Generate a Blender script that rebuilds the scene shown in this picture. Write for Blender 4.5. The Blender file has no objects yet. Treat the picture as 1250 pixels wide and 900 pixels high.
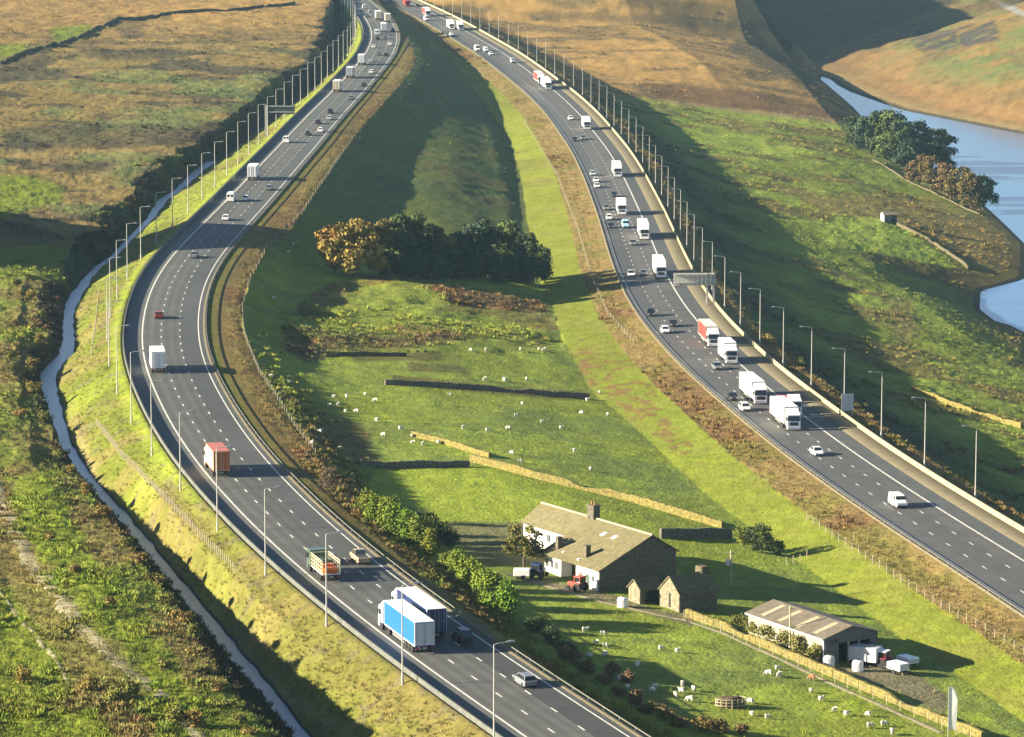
import bpy, math, random
import numpy as np
from mathutils import Vector, Matrix

random.seed(7); RNG = np.random.default_rng(7)
SC = bpy.context.scene
COL = SC.collection

# ------------------------------------------------------------------ camera
F = 4600.0                      # focal length in pixels of a 1250 wide picture
HC = 107.0                      # height of the viewpoint above the west carriageway
PITCH = math.atan(720.0 / F)
CP, SP = math.cos(PITCH), math.sin(PITCH)
cd = bpy.data.cameras.new('camera'); cam = bpy.data.objects.new('camera', cd); COL.objects.link(cam)
cam.location = (0, 0, HC); cam.rotation_euler = (math.pi / 2 - PITCH, 0, 0)
cd.sensor_width = 36.0; cd.lens = 36.0 * F / 1250.0
cd.clip_start = 1.0; cd.clip_end = 20000.0
SC.camera = cam

# ------------------------------------------------------------------ light
SUN_EL, SUN_AZ = math.radians(19), math.radians(7)
SDIR = Vector((-math.cos(SUN_AZ) * math.cos(SUN_EL), -math.sin(SUN_AZ) * math.cos(SUN_EL), math.sin(SUN_EL)))
w = bpy.data.worlds.new('World'); SC.world = w; w.use_nodes = True
nt = w.node_tree; nt.nodes.clear()
sky = nt.nodes.new('ShaderNodeTexSky'); sky.sky_type = 'NISHITA'; sky.sun_disc = False; sky.air_density = 0.6; sky.dust_density = 0.4
sky.sun_elevation = SUN_EL; sky.sun_rotation = math.atan2(SDIR.x, SDIR.y)
bg = nt.nodes.new('ShaderNodeBackground'); bg.inputs[1].default_value = 0.05
wo = nt.nodes.new('ShaderNodeOutputWorld')
nt.links.new(sky.outputs[0], bg.inputs[0]); nt.links.new(bg.outputs[0], wo.inputs[0])
sl = bpy.data.lights.new('sun', 'SUN'); sl.energy = 5.0; sl.angle = math.radians(0.5); sl.color = (1.0, 0.88, 0.67)
so = bpy.data.objects.new('sun', sl); COL.objects.link(so)
so.rotation_euler = (-SDIR).to_track_quat('-Z', 'Y').to_euler(); so.location = (-200, 500, 300)
vs = SC.view_settings
vs.view_transform = 'Standard'; vs.look = 'None'; vs.gamma = 1.0; vs.use_curve_mapping = False
vs.exposure = 2.0
SC.cycles.max_bounces = 6; SC.cycles.diffuse_bounces = 2; SC.cycles.transparent_max_bounces = 6
SC.cycles.volume_bounces = 0

# ------------------------------------------------------------------ pixel <-> world
def ray(px, py):
    a = (px - 625.0) / F; b = -(py - 450.0) / F
    return np.array([a, CP + b * SP, -SP + b * CP])
def plane(px, py, z):
    d = ray(px, py); t = (z - HC) / d[2]
    return d[0] * t, d[1] * t
def project(X, Y, Z):
    dz = Z - HC
    dep = Y * CP - dz * SP; up = Y * SP + dz * CP
    return 625.0 + F * X / dep, 450.0 - F * up / dep

# ------------------------------------------------------------------ numpy noise
def _hash(ix, iy, seed):
    n = (ix.astype(np.int64) * 374761393 + iy.astype(np.int64) * 668265263 + seed * 982451653) & 0x7fffffff
    n = ((n ^ (n >> 13)) * 1274126177) & 0x7fffffff
    n = ((n ^ (n >> 16)) * 60493) & 0x7fffffff
    return (n & 0xffff) / 65535.0
def vnoise(x, y, seed=0):
    ix = np.floor(x); iy = np.floor(y); fx = x - ix; fy = y - iy
    fx = fx * fx * (3 - 2 * fx); fy = fy * fy * (3 - 2 * fy)
    a = _hash(ix, iy, seed); b = _hash(ix + 1, iy, seed); c = _hash(ix, iy + 1, seed); d = _hash(ix + 1, iy + 1, seed)
    return (a * (1 - fx) + b * fx) * (1 - fy) + (c * (1 - fx) + d * fx) * fy
def fbm(x, y, seed=0, octv=4, gain=0.5):
    s = np.zeros_like(x); a = 1.0; t = 0
    for o in range(octv):
        s += a * vnoise(x * 2 ** o + 17.3 * o, y * 2 ** o - 9.1 * o, seed + o); t += a; a *= gain
    return s / t
def sstep(a, b, x):
    t = np.clip((x - a) / (b - a), 0, 1); return t * t * (3 - 2 * t)

# ------------------------------------------------------------------ lines of the land, traced as (px, py, z)
class Line:
    def __init__(self, pts, z=None, sm=0.0):
        P = []
        for p in pts:
            zz = p[2] if len(p) > 2 else (z(p[1]) if callable(z) else z)
            X, Y = plane(p[0], p[1], zz); P.append((Y, X, zz))
        P.sort(); A = np.array(P)
        self.g = np.arange(250.0, 6000.0, 2.0)
        self.x = self._ip(A[:, 0], A[:, 1]); self.zz = np.interp(self.g, A[:, 0], A[:, 2])
        if sm > 0:
            self.x = self._sm(self.x, sm); self.zz = self._sm(self.zz, sm)
    def _ip(self, y, x):
        r = np.interp(self.g, y, x)
        k = min(2, len(y) - 1)
        s0 = (x[k] - x[0]) / (y[k] - y[0]); s1 = (x[-1] - x[-1 - k]) / (y[-1] - y[-1 - k])
        lo = self.g < y[0]; hi = self.g > y[-1]
        r[lo] = x[0] + s0 * (self.g[lo] - y[0]); r[hi] = x[-1] + np.clip(s1, -.3, .3) * (self.g[hi] - y[-1])
        return r
    def _sm(self, v, sig):
        n = int(sig * 3 / 2) ; k = np.exp(-0.5 * (np.arange(-n, n + 1) * 2 / sig) ** 2); k /= k.sum()
        p = np.concatenate([2 * v[0] - v[n:0:-1], v, 2 * v[-1] - v[-2:-n - 2:-1]])
        return np.convolve(p, k, 'valid')
    def X(self, Y): return np.interp(Y, self.g, self.x)
    def Z(self, Y): return np.interp(Y, self.g, self.zz)

zl = lambda y: float(np.interp(y, [0, 50, 116, 200, 900], [-5, -4, -2, 0, 0]))
zr = lambda y: float(np.interp(y, [0, 68, 116, 172, 264, 344, 450, 620, 720], [-9, -12.5, -14, -14.3, -14.5, -13.3, -11, -8.5, -7.5]))
LL = Line([(642,900),(615,879),(512,808),(420,738),(370,698),(326,658),(278,609),(236,562),(227,547),(193,489),(178,449),(173,429),(172,400),(176,378),(184,352),(200,324),(230,288),(270,250),(342,178),(374,144),(404,116),(422,96),(446,66),(454,50),(453,38),(448,26),(436,12),(424,2)], zl)
LR = Line([(768,900),(698,856),(590,787),(464,692),(412,652),(342,583),(326,564),(304,542),(271,489),(250,450),(243,433),(241,388),(245,358),(254,336),(270,310),(296,284),(332,242),(384,178),(430,124),(470,80),(480,66),(485,48),(484,36),(477,24),(466,12),(454,3)], zl)
RL = Line([(1250,738),(1218,718),(1140,672),(1086,638),(1040,604),(962,548),(890,491),(836,444),(800,404),(780,378),(767,351),(751,309),(738,264),(720,220),(702,184),(672,139),(650,116),(616,89),(584,65),(560,51),(528,33),(497,17),(468,3)], zr)
RR = Line([(1250,685),(1140,619),(1070,576),(1018,540),(984,512),(904,448),(847,390),(814,343),(800,309),(780,260),(763,220),(753,200),(742,182),(709,142),(678,113),(637,81),(619,68),(576,41),(545,22),(508,4)], zr)
HALF = 5.475
class Road:
    def __init__(self, a, b, sig):
        l = Line([(600, 900), (600, 0)], 0.0)
        l.x = l._sm((a.x + b.x) / 2, sig); l.zz = l._sm((a.zz + b.zz) / 2, 40)
        self.l = l
        self.dx = np.gradient(l.x, l.g)
    def X(self, Y): return self.l.X(Y)
    def Z(self, Y): return self.l.Z(Y)
    def slope(self, Y): return np.interp(Y, self.l.g, self.dx)
    def head(self, Y): return np.arctan(self.slope(Y))       # angle from +Y towards +X
    def at(self, Y, off):
        h = self.head(Y); return self.X(Y) + off * np.cos(h), Y - off * np.sin(h), self.Z(Y)
    def lat(self, X, Y): return (X - self.X(Y)) * np.cos(self.head(Y))
WEST = Road(LL, LR, 22); EAST = Road(RL, RR, 26)

CREST = Line([(333,900,.9),(288,850,.9),(249,800,.4),(214,750,-1.2),(180,700,-2.6),(150,655,-3.4),(104,600,-4),(72,560,-4.2),(47,510,-4.2),(34,460,-4),(45,420,-3.8),(50,390,-3.5),(62,350,-3),(90,310,-2.5),(130,262,-2),(165,225,-1.5),(215,188,-1),(275,148,-.5),(333,101,0),(383,74,0),(390,40,0),(400,10,0)], sm=4)
CREST.x = CREST.x + (vnoise(CREST.g / 17.0, CREST.g * 0, 5) - .5) * np.where(CREST.g > 600, 4.5, .6) + (vnoise(CREST.g / 6.0, CREST.g * 0, 8) - .5) * 2.0 * (CREST.g > 700)
ST_L = Line([(358,900),(310,840),(277,800),(238,750),(205,710),(173,669),(132,620),(98,580),(73,540),(54,480),(49,460),(54,450),(71,435),(77,420),(77,400),(78,380),(86,360),(102,340),(116,325),(136,312),(160,288),(180,270),(195,245),(212,235),(240,207),(275,180),(310,150),(350,118),(395,78),(408,50),(412,20),(408,0)], -6.5, sm=2)
ST_R = Line([(380,900),(330,840),(298,800),(257,750),(223,710),(189,669),(147,620),(112,580),(85,540),(70,480),(66,460),(72,450),(87,435),(91,420),(89,400),(90,380),(100,360),(112,340),(126,325),(143,312),(166,288),(187,270),(203,245),(219,235),(250,207),(285,180),(318,150),(358,118),(401,78),(414,50),(417,20),(412,0)], -6.5, sm=2)
FENCE = Line([(900,960),(745,872),(625,790),(520,703),(455,648),(412,600),(382,555),(355,515),(338,487),(315,453),(302,422),(296,400),(295,376),(306,338),(326,302),(350,284),(368,260),(426,170),(460,128),(480,106),(500,78),(508,60),(500,35),(480,15)], -0.7, sm=4)
MID = Line([(540,80,-9.3),(550,150,-10.2),(540,250,-10.2),(535,330,-9.8),(530,420,-8.6),(540,500,-7),(600,560,-6.4),(680,620,-6.6),(740,700,-6.9),(850,780,-7.4),(950,850,-7.6),(1000,900,-7.7)], sm=10)
GULLY = Line([(530,45,-11.5),(545,72,-14),(576,110,-16),(600,139,-16.8),(624,172,-17.2),(636,220,-17.5),(645,280,-17),(660,340,-15.8),(690,420,-13.6),(724,480,-12.4),(770,516,-12),(814,560,-11.7),(870,610,-11.4),(940,660,-11.1),(1010,710,-10.7),(1100,780,-10.2),(1190,840,-9.9),(1260,890,-9.7)], sm=6)
for _l, _s in ((ST_L, 3), (ST_R, 9)): _l.x = _l.x + (vnoise(_l.g / 5.0, _l.g * 0, _s) - .5) * .5
WATER_Z = -45.0
SHORE = Line([(1250,420),(1225,400),(1195,378),(1196,355),(1250,341),(1252,300),(1228,276),(1200,250),(1150,215),(1105,185),(1060,152),(1040,130),(1005,100),(990,88)], WATER_Z, sm=3)
def shore_right(Y): return np.interp(Y, [1200,1500,1627,1747,1850,1939,2000,2100,2300,2600,4000], [480,300,221,181,166,160,166,188,262,352,700])

WEDGE, SHO = HALF + 3.4, HALF + 3.4       # outer edge of the hard shoulder
def section(Y):
    """break points (X, z) of the ground across the valley at distance Y"""
    wz, ez = float(WEST.Z(Y)), float(EAST.Z(Y))
    cw = 1 / math.cos(float(WEST.head(Y))); ce = 1 / math.cos(float(EAST.head(Y)))
    xw, xe = float(WEST.X(Y)), float(EAST.X(Y))
    far = float(sstep(1965, 2130, Y)); B = []
    yy = [300, 430, 500, 600, 700, 900, 1100, 1500, 1900, 2600]
    xl = -625 / F * Y
    B += [(-2500, 60), (-900, 45), (xl - 220, 22), (xl - 60, float(np.interp(Y, yy, [3, 2.5, -.5, -2, -1, 2, 4, 8, 12, 30]))),
          (xl, float(np.interp(Y, yy, [2, 1.2, -2.2, -3.2, -3, -1, 1, 4, 6, 22])))]
    cx, cz = float(CREST.X(Y)), float(CREST.Z(Y))
    B += [(max(cx - 14, (cx + xl) / 2), cz + .9), (cx - 3, cz + .4), (cx, cz)]
    sa, sb = float(ST_L.X(Y)), float(ST_R.X(Y)); dz = wz
    B += [(sa - .9, -5.7 + dz), (sa - .15, -6.4 + dz), (sa + .1, -7.0 + dz), (sb - .1, -7.0 + dz), (sb + .15, -6.3 + dz), (sb + 1.4, -5.4 + dz)]
    e0 = xw - (WEDGE + 1.2) * cw
    B += [(max(sb + 2.5, e0 - 4.2), -1.5 + wz if e0 - 4.2 > sb + 2.5 else -3 + wz), (e0 - .2, wz + .35), (e0 + .5, wz + .45), (xw - WEDGE * cw, wz - .3), (xw + (HALF + .9) * cw, wz - .3), (xw + (HALF + 1.3) * cw, wz - .05)]
    xf = max(float(FENCE.X(Y)), xw + (HALF + 2.5) * cw)
    x12 = xe - (HALF + 9.5) * ce
    gap = max(x12 - xf, 1.0); k = min(1.0, max(0, gap - 6) / 40.0)
    ztoe = float(np.interp(Y, [430, 560, 640, 700, 760, 830, 1000, 1500, 1900], [-5.8, -5.6, -5.2, -4.8, -5.8, -7.4, -7.4, -7.2, -7]))
    B += [(xf - 1.5, wz - .7), (xf, wz - 1.0)]
    if gap > 8:
        xt = xf + min(10.0, gap * .3); xg = float(np.clip(GULLY.X(Y), xt + gap * .1, x12 - gap * .04)); xm = float(np.clip(MID.X(Y), xt + .2 * (xg - xt), xt + .75 * (xg - xt)))
        zi = lambda x: (wz - 1) + ((ez - .8) - (wz - 1)) * (x - xf) / gap
        mix = lambda x, z: (x, z * k + zi(x) * (1 - k))
        B += [mix(xf + .3 * (xt - xf), wz - 1.0 + .28 * (ztoe - wz + 1)), mix(xt, ztoe), mix(xm, float(MID.Z(Y))), mix(xg - 1.5, float(GULLY.Z(Y)) + .2), mix(xg, float(GULLY.Z(Y)))]
    B += [(x12, ez - 1.0), (xe - (HALF + 1.4) * ce, ez - .1), (xe - (HALF + .9) * ce, ez - .3), (xe + (HALF + 7.0) * ce, ez - .3),
          (xe + (HALF + 7.6) * ce, ez - .15), (xe + (HALF + 11.5) * ce, ez - .7), (xe + (HALF + 13) * ce, ez - 1.4)]
    xs = float(SHORE.X(Y)) if Y < 1990 else float(np.interp(Y, [1990, 2300, 2600], [SHORE.X(1990.), 150, 160]))
    if Y < 1050: xs = 140 + (1050 - Y) * .15
    xt2 = xe + (HALF + 13 + 26) * ce; zt2 = ez - 11.5
    if Y < 1560:
        xm2 = max(xt2 + 6, .5 * (xt2 + xs))
        B += [(xe + (HALF + 20) * ce, ez - 5.0), (xt2, zt2), (xm2, zt2 * .5 - 20.5), (max(xs - 6, xm2 + 4), -43.2)]
    else:
        bl = float(sstep(1560, 1760, Y)); xm2 = xt2 + .45 * (xs - xt2); x3 = xt2 + .8 * (xs - xt2)
        zm = (zt2 * .55 - 19.5) * (1 - bl) + (-20) * bl; z3 = -38 * (1 - bl) + (-29) * bl
        rid = 62 * far  # unseen ridge crest above the view, added to shade the far valley
        B += [(xe + (HALF + 20) * ce, ez - 5.0 + rid * .4), (xt2, zt2 * (1 - .1 * bl) + rid * .8), (xm2, zm + rid), (x3, z3 + rid * .85), (xs - 4, -43.5)]
    xs = max(xs, B[-1][0] + 2)
    fl = float(np.interp(Y, [1930, 1985, 2300, 3000, 4000], [0, 3.4, 12, 45, 60]))
    B += [(xs, -44.9 + fl), (xs + 3, -46.3 + fl * 1.2)]
    xr = float(shore_right(Y)); xr = max(xr, xs + 5)
    B += [(xr - 14, -46.6 + fl * 1.2), (xr, -45 + fl), (xr + 14, -42.5 + fl), (xr + 45, -31), (xr + 80, -20), (xr + 160, 2), (xr + 450, 40), (xr + 2500, 60)]
    B.sort(key=lambda q: 0)     # keep the order they are written in
    X = np.maximum.accumulate(np.array([b[0] for b in B]) + np.arange(len(B)) * 1e-4); Z = np.array([b[1] for b in B])
    return X, Z

# ------------------------------------------------------------------ the height grid
py_rows = np.arange(1180.0, -75.0, -1.15)
Yrow = F * 113.0 / (CP * (py_rows + 270.0)) 
Yrow = np.concatenate([[300, 340, 370], Yrow[Yrow > 372], np.linspace(Yrow[-1] + 12, 3400, 60), np.linspace(3500, 6000, 12)])
_k = (Yrow[:-1] > 1100) & (Yrow[1:] < 2250)
Yrow = np.sort(np.concatenate([Yrow, (.5 * (Yrow[:-1] + Yrow[1:]))[_k]]))
uc = np.linspace(-.150, .150, 1000)
ext = .150 + .0009 * np.cumsum(1.045 ** np.arange(70))
U = np.concatenate([-ext[::-1], uc, ext])
NR, NCOL = len(Yrow), len(U)
GX = Yrow[:, None] * U[None, :]; GY = np.repeat(Yrow[:, None], NCOL, 1)
GZ = np.zeros_like(GX)
for i, Y in enumerate(Yrow):
    bx, bz = section(float(Y)); GZ[i] = np.interp(GX[i], bx, bz)
# unseen knoll added to the left: its long shadow crosses the west carriageway
KX, KY = -156.0, 876.0
GZ += 42 * np.exp(-((GX - KX) / 20) ** 2 - (np.abs(GY - KY) / 40) ** 2.0)
# soften the creases of the pasture
def blur(A, n):
    c = np.cumsum(np.pad(A, ((0, 0), (n + 1, n)), 'edge'), 1); return (c[:, 2 * n + 1:] - c[:, :-2 * n - 1]) / (2 * n + 1)
_fx, _gx = FENCE.X(GY), GULLY.X(GY)
_m = sstep(3, 10, GX - _fx) * sstep(2, 8, _gx - GX) * (GY < 2000)
_b = GZ
for _ in range(3): _b = blur(_b, 16)
GZ = GZ * (1 - _m) + _b * _m
DW = WEST.lat(GX, GY); DE = EAST.lat(GX, GY)
near_w = 1 - sstep(HALF + 4.2, HALF + 7.5, np.abs(DW)); near_e = np.where(DE > 0, 1 - sstep(HALF + 8, HALF + 12, DE), 1 - sstep(HALF + 1.5, HALF + 5, -DE))
SL, SR = ST_L.X(GY), ST_R.X(GY)
strm = (1 - sstep(.3, 2.0, np.maximum(SL - GX, GX - SR)))
flat = np.clip(1 - near_w - near_e - strm, 0, 1)
land = flat * sstep(-44.5, -38, GZ)
CRX = CREST.X(GY); FX = np.maximum(FENCE.X(GY), WEST.X(GY) + HALF + 2); GUX = GULLY.X(GY); SHX = SHORE.X(GY)
PXG, PYG = project(GX, GY, GZ)
# regions
R_moor = GX < CRX
R_bank = (GX >= CRX) & (GX < SL)
R_vergeW = (GX >= SR) & (DW < 0)
R_vergeM = (DW >= 0) & (GX < FX)
R_field = (GX >= FX) & (GX < GUX) & (DE < -HALF)
R_slopeM = (GX >= GUX) & (GX >= FX) & (DE < -HALF - 9.5)
R_vergeE = (DE >= -HALF - 9.5) & (DE < HALF + 14) & (GX >= FX)
R_right = (DE >= HALF + 14) & (GX < SHX + 3) & (GY < 2080)
R_far = (GX >= FX) & (DE >= HALF + 14) & ~R_right
# broad undulation and tussocks
big = fbm(GX / 60, GY / 90, 3, 3) - .5
med = fbm(GX / 9, GY / 14, 11, 3) - .5
tus = fbm(GX / 1.6, GY / 2.2, 21, 3) - .5
farm = ((GX - 26) / 40) ** 2 + ((GY - 560) / 110) ** 2
calm = 1 - np.exp(-farm * .7)
amp_b = np.where(R_moor, 3.2, np.where(R_far, 5.0, np.where(R_right, 2.6, 0.6)))
amp_m = np.where(R_moor, 1.4, np.where(R_bank, .9, np.where(R_field, np.where((PYG > 338) & (PYG < 430) & (PXG < 700), 1.9, .7), np.where(R_right, 1.0, np.where(R_far, 2.0, .35)))))
rough = np.where(R_moor, .75, np.where(R_bank, 1.0, np.where(R_vergeW, .55, np.where(R_vergeM | R_vergeE, .5, np.where(R_field, .14, np.where(R_slopeM, .16, .45))))))
GZ += land * (amp_b * big + amp_m * med * np.where(R_field, calm, 1) + rough * tus * sstep(2600, 500, GY))

def H(X, Y):
    X = np.asarray(X, float); Y = np.asarray(Y, float)
    i = np.clip(np.searchsorted(Yrow, Y) - 1, 0, NR - 2); fy = (Y - Yrow[i]) / (Yrow[i + 1] - Yrow[i])
    u = X / Y; j = np.clip(np.searchsorted(U, u) - 1, 0, NCOL - 2); fx = np.clip((u - U[j]) / (U[j + 1] - U[j]), 0, 1)
    return (GZ[i, j] * (1 - fx) + GZ[i, j + 1] * fx) * (1 - fy) + (GZ[i + 1, j] * (1 - fx) + GZ[i + 1, j + 1] * fx) * fy
_T = np.concatenate([np.arange(380, 1200, .6), np.arange(1200, 4500, 2.0)])
def ground(px, py):
    d = ray(px, py); t = _T / d[1]
    z = HC + d[2] * t; h = H(d[0] * t, _T)
    k = np.argmax(z <= h)
    if not (z <= h).any(): k = len(_T) - 1
    if k == 0: return np.array([d[0] * t[0], _T[0], h[0]])
    a = (z[k - 1] - h[k - 1]) / ((z[k - 1] - h[k - 1]) - (z[k] - h[k]) + 1e-9)
    tt = t[k - 1] + a * (t[k] - t[k - 1]); X, Y = d[0] * tt, d[1] * tt
    return np.array([X, Y, float(H(X, Y))])

# ------------------------------------------------------------------ materials
MATS = {}
def mat(name, col, rough=.7, metal=0.0, vary=.12, scale=2.0, attr=None, spec=.4, bump=0.0, coat=0.0):
    if name in MATS: return MATS[name]
    m = bpy.data.materials.new(name); m.use_nodes = True; t = m.node_tree; b = t.nodes['Principled BSDF']
    b.inputs['Roughness'].default_value = rough; b.inputs['Metallic'].default_value = metal
    b.inputs['Specular IOR Level'].default_value = spec; b.inputs['Coat Weight'].default_value = coat
    tc = t.nodes.new('ShaderNodeTexCoord'); nz = t.nodes.new('ShaderNodeTexNoise'); nz.inputs['Scale'].default_value = scale
    nz.inputs['Detail'].default_value = 5.0; t.links.new(tc.outputs['Object'], nz.inputs['Vector'])
    mr = t.nodes.new('ShaderNodeMapRange'); mr.inputs['From Min'].default_value = .25; mr.inputs['From Max'].default_value = .75
    mr.inputs['To Min'].default_value = 1 - vary; mr.inputs['To Max'].default_value = 1 + vary
    t.links.new(nz.outputs['Fac'], mr.inputs['Value'])
    vm = t.nodes.new('ShaderNodeVectorMath'); vm.operation = 'SCALE'; t.links.new(mr.outputs[0], vm.inputs['Scale'])
    if attr:
        at = t.nodes.new('ShaderNodeAttribute'); at.attribute_name = attr; t.links.new(at.outputs['Color'], vm.inputs[0])
    else: vm.inputs[0].default_value = col
    t.links.new(vm.outputs[0], b.inputs['Base Color'])
    if bump > 0:
        bp = t.nodes.new('ShaderNodeBump'); bp.inputs['Strength'].default_value = 1.0; bp.inputs['Distance'].default_value = bump
        t.links.new(nz.outputs['Fac'], bp.inputs['Height']); t.links.new(bp.outputs[0], b.inputs['Normal'])
    MATS[name] = m; return m

def land_material():
    m = mat('land', (0, 0, 0), .95, vary=.28, scale=.45, attr='Col', spec=.1)
    t = m.node_tree; b = t.nodes['Principled BSDF']
    tc = t.nodes['Texture Coordinate']; nz = t.nodes['Noise Texture']; nz.inputs['Detail'].default_value = 8; nz.inputs['Roughness'].default_value = .65
    n2 = t.nodes.new('ShaderNodeTexNoise'); n2.inputs['Scale'].default_value = 1.7; n2.inputs['Detail'].default_value = 6
    t.links.new(tc.outputs['Object'], n2.inputs['Vector'])
    bp = t.nodes.new('ShaderNodeBump'); bp.inputs['Strength'].default_value = .8; bp.inputs['Distance'].default_value = .25
    t.links.new(n2.outputs['Fac'], bp.inputs['Height']); t.links.new(bp.outputs[0], b.inputs['Normal'])
    return m

def new_mesh(name, V, Fc, mats, mi=None, smooth=False):
    me = bpy.data.meshes.new(name); me.from_pydata([tuple(v) for v in V], [], [tuple(f) for f in Fc])
    for m in mats: me.materials.append(m)
    if mi is not None: me.polygons.foreach_set('material_index', mi)
    if smooth: me.polygons.foreach_set('use_smooth', [True] * len(Fc))
    me.update(); return me
def np_mesh(name, V, loops, nside, mats, col=None, smooth=False):
    """mesh from numpy arrays: V (n,3), loops (m*nside)"""
    me = bpy.data.meshes.new(name); nf = len(loops) // nside
    me.vertices.add(len(V)); me.vertices.foreach_set('co', np.asarray(V, np.float32).ravel())
    me.loops.add(len(loops)); me.loops.foreach_set('vertex_index', np.asarray(loops, np.int32))
    me.polygons.add(nf); me.polygons.foreach_set('loop_start', np.arange(0, nf * nside, nside, dtype=np.int32))
    me.polygons.foreach_set('loop_total', np.full(nf, nside, np.int32))
    if smooth: me.polygons.foreach_set('use_smooth', np.ones(nf, bool))
    for m in mats: me.materials.append(m)
    if col is not None:
        a = me.color_attributes.new('Col', 'FLOAT_COLOR', 'POINT'); c4 = np.ones((len(V), 4), np.float32); c4[:, :3] = col
        a.data.foreach_set('color', c4.ravel())
    me.update(calc_edges=True); return me
def link(name, me, parent=None):
    o = bpy.data.objects.new(name, me); COL.objects.link(o)
    if parent: o.parent = parent
    return o
def tag(o, label, cat, group=None):
    o['label'] = label; o['category'] = cat
    if group: o['group'] = group
    return o
def structure(o, kind='structure'): o['kind'] = kind; return o
def empty(name, loc, rz=0.0):
    o = bpy.data.objects.new(name, None); COL.objects.link(o); o.location = loc; o.rotation_euler = (0, 0, rz); o.empty_display_size = .5; return o
def copy_tree(o, parent=None):
    c = o.copy(); COL.objects.link(c); c.parent = parent
    for ch in o.children: copy_tree(ch, c)
    return c

# ------------------------------------------------------------------ land cover: what grows where
G_PAST = np.array([.195, .248, .032]); G_YEL = np.array([.155, .180, .020]); G_DULL = np.array([.078, .105, .030]); G_BRT = np.array([.180, .225, .022])
B_GOLD = np.array([.265, .165, .050]); B_MOOR = np.array([.165, .122, .038]); B_DARK = np.array([.052, .046, .024]); B_RUST = np.array([.140, .080, .032])
B_TAN = np.array([.215, .155, .055]); B_PALE = np.array([.27, .215, .095]); B_RUSH = np.array([.125, .095, .032]); ROCK = np.array([.09, .085, .07]); SOIL = np.array([.155, .13, .085])
VG_YEL = np.array([.112, .130, .017]); VG_DRY = np.array([.135, .113, .033])
PXG, PYG = project(GX, GY, GZ)
n1 = fbm(GX / 7, GY / 11, 41, 4); n2 = fbm(GX / 28, GY / 45, 51, 4); n3 = fbm(GX / 2.2, GY / 3.0, 61, 3); n4 = fbm(GX / 26, GY / 45, 71, 4)
nst = fbm(GX / 24 + .35 * n2, GY / 17 + 1.2 * n2, 81, 5)                      # long drifts of rush and heather across the slope
C = np.zeros(GX.shape + (3,))
def paint(mask, col, wgt=None):
    w_ = mask.astype(float) if wgt is None else np.clip(mask * wgt, 0, 1)
    C[...] = C * (1 - w_[..., None]) + col * w_[..., None]
def poly(pts, soft=5.0, warp=6.0):
    xs = [p[0] for p in pts]; ys = [p[1] for p in pts]; m = warp + soft + 2
    bb = (PXG > min(xs) - m) & (PXG < max(xs) + m) & (PYG > min(ys) - m) & (PYG < max(ys) + m)
    out = np.zeros(PXG.shape)
    if not bb.any(): return out
    x = PXG[bb] + warp * (n1[bb] - .5) * 3; y = PYG[bb] + warp * .5 * (n2[bb] - .5) * 3
    ins = np.zeros(x.shape, bool); dm = np.full(x.shape, 1e9)
    for k in range(len(pts)):
        x0, y0 = pts[k]; x1, y1 = pts[(k + 1) % len(pts)]
        c = (y0 > y) != (y1 > y); xi = (x1 - x0) * (y - y0) / ((y1 - y0) if y1 != y0 else 1e-9) + x0
        ins ^= c & (x < xi)
        t = np.clip(((x - x0) * (x1 - x0) + (y - y0) * (y1 - y0)) / ((x1 - x0) ** 2 + (y1 - y0) ** 2 + 1e-9), 0, 1)
        dm = np.minimum(dm, np.hypot(x - x0 - t * (x1 - x0), y - y0 - t * (y1 - y0)))
    out[bb] = np.clip(np.where(ins, dm, -dm) / soft + .5, 0, 1); return out
# moor west of the stream
paint(R_moor, B_MOOR); paint(R_moor, B_GOLD, sstep(90, 10, PYG) * .9)
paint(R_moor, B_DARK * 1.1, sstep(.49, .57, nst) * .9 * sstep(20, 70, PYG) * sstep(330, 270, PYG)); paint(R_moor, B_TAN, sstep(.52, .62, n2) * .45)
paint(R_moor, G_DULL * 1.25, sstep(.50, .62, n4) * .7 * sstep(30, 110, PYG))
paint(R_moor & (PYG > 300), VG_DRY * 1.25, .9); paint(R_moor & (PYG > 300), VG_DRY, sstep(.5, .62, n1) * .9)
paint(R_moor & (PYG > 300), G_PAST * .7, sstep(.48, .6, n2) * .85); paint(R_moor & (PYG > 300), B_DARK, sstep(.60, .70, n3) * .25)
for p in ([(-40,212),(40,216),(78,228),(72,246),(40,256),(0,268),(-40,275)], [(-30,55),(30,52),(38,62),(0,74),(-30,78)], [(62,34),(112,30),(105,46),(70,52)]): paint(R_moor, G_BRT * .7, poly(p, 6, 4))
paint(R_moor, G_BRT * .72, poly([(15,585),(60,570),(95,640),(120,690),(165,730),(200,800),(250,860),(300,905),(215,905),(150,800),(90,730),(40,680)], 10, 16))
paint(R_moor, G_BRT * .72, poly([(-40,690),(10,730),(70,800),(95,850),(60,870),(-40,860)], 8, 12) * .8)
paint(R_moor, VG_DRY * 1.1, poly([(0,680),(40,690),(110,770),(160,850),(150,880),(100,860),(60,790),(10,720)], 8, 14) * .75)
paint(R_moor, G_BRT * .68, poly([(-40,870),(120,868),(150,910),(-40,930)], 8, 12))
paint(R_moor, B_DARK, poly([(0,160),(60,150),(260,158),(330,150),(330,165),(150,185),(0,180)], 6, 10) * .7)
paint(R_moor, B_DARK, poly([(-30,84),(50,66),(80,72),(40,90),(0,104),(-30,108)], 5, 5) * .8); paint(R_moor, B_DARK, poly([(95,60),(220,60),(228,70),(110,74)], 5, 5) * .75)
paint(R_moor, B_DARK, poly([(130,24),(200,16),(210,22),(170,30),(178,45),(150,48)], 5, 5) * .6)
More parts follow.
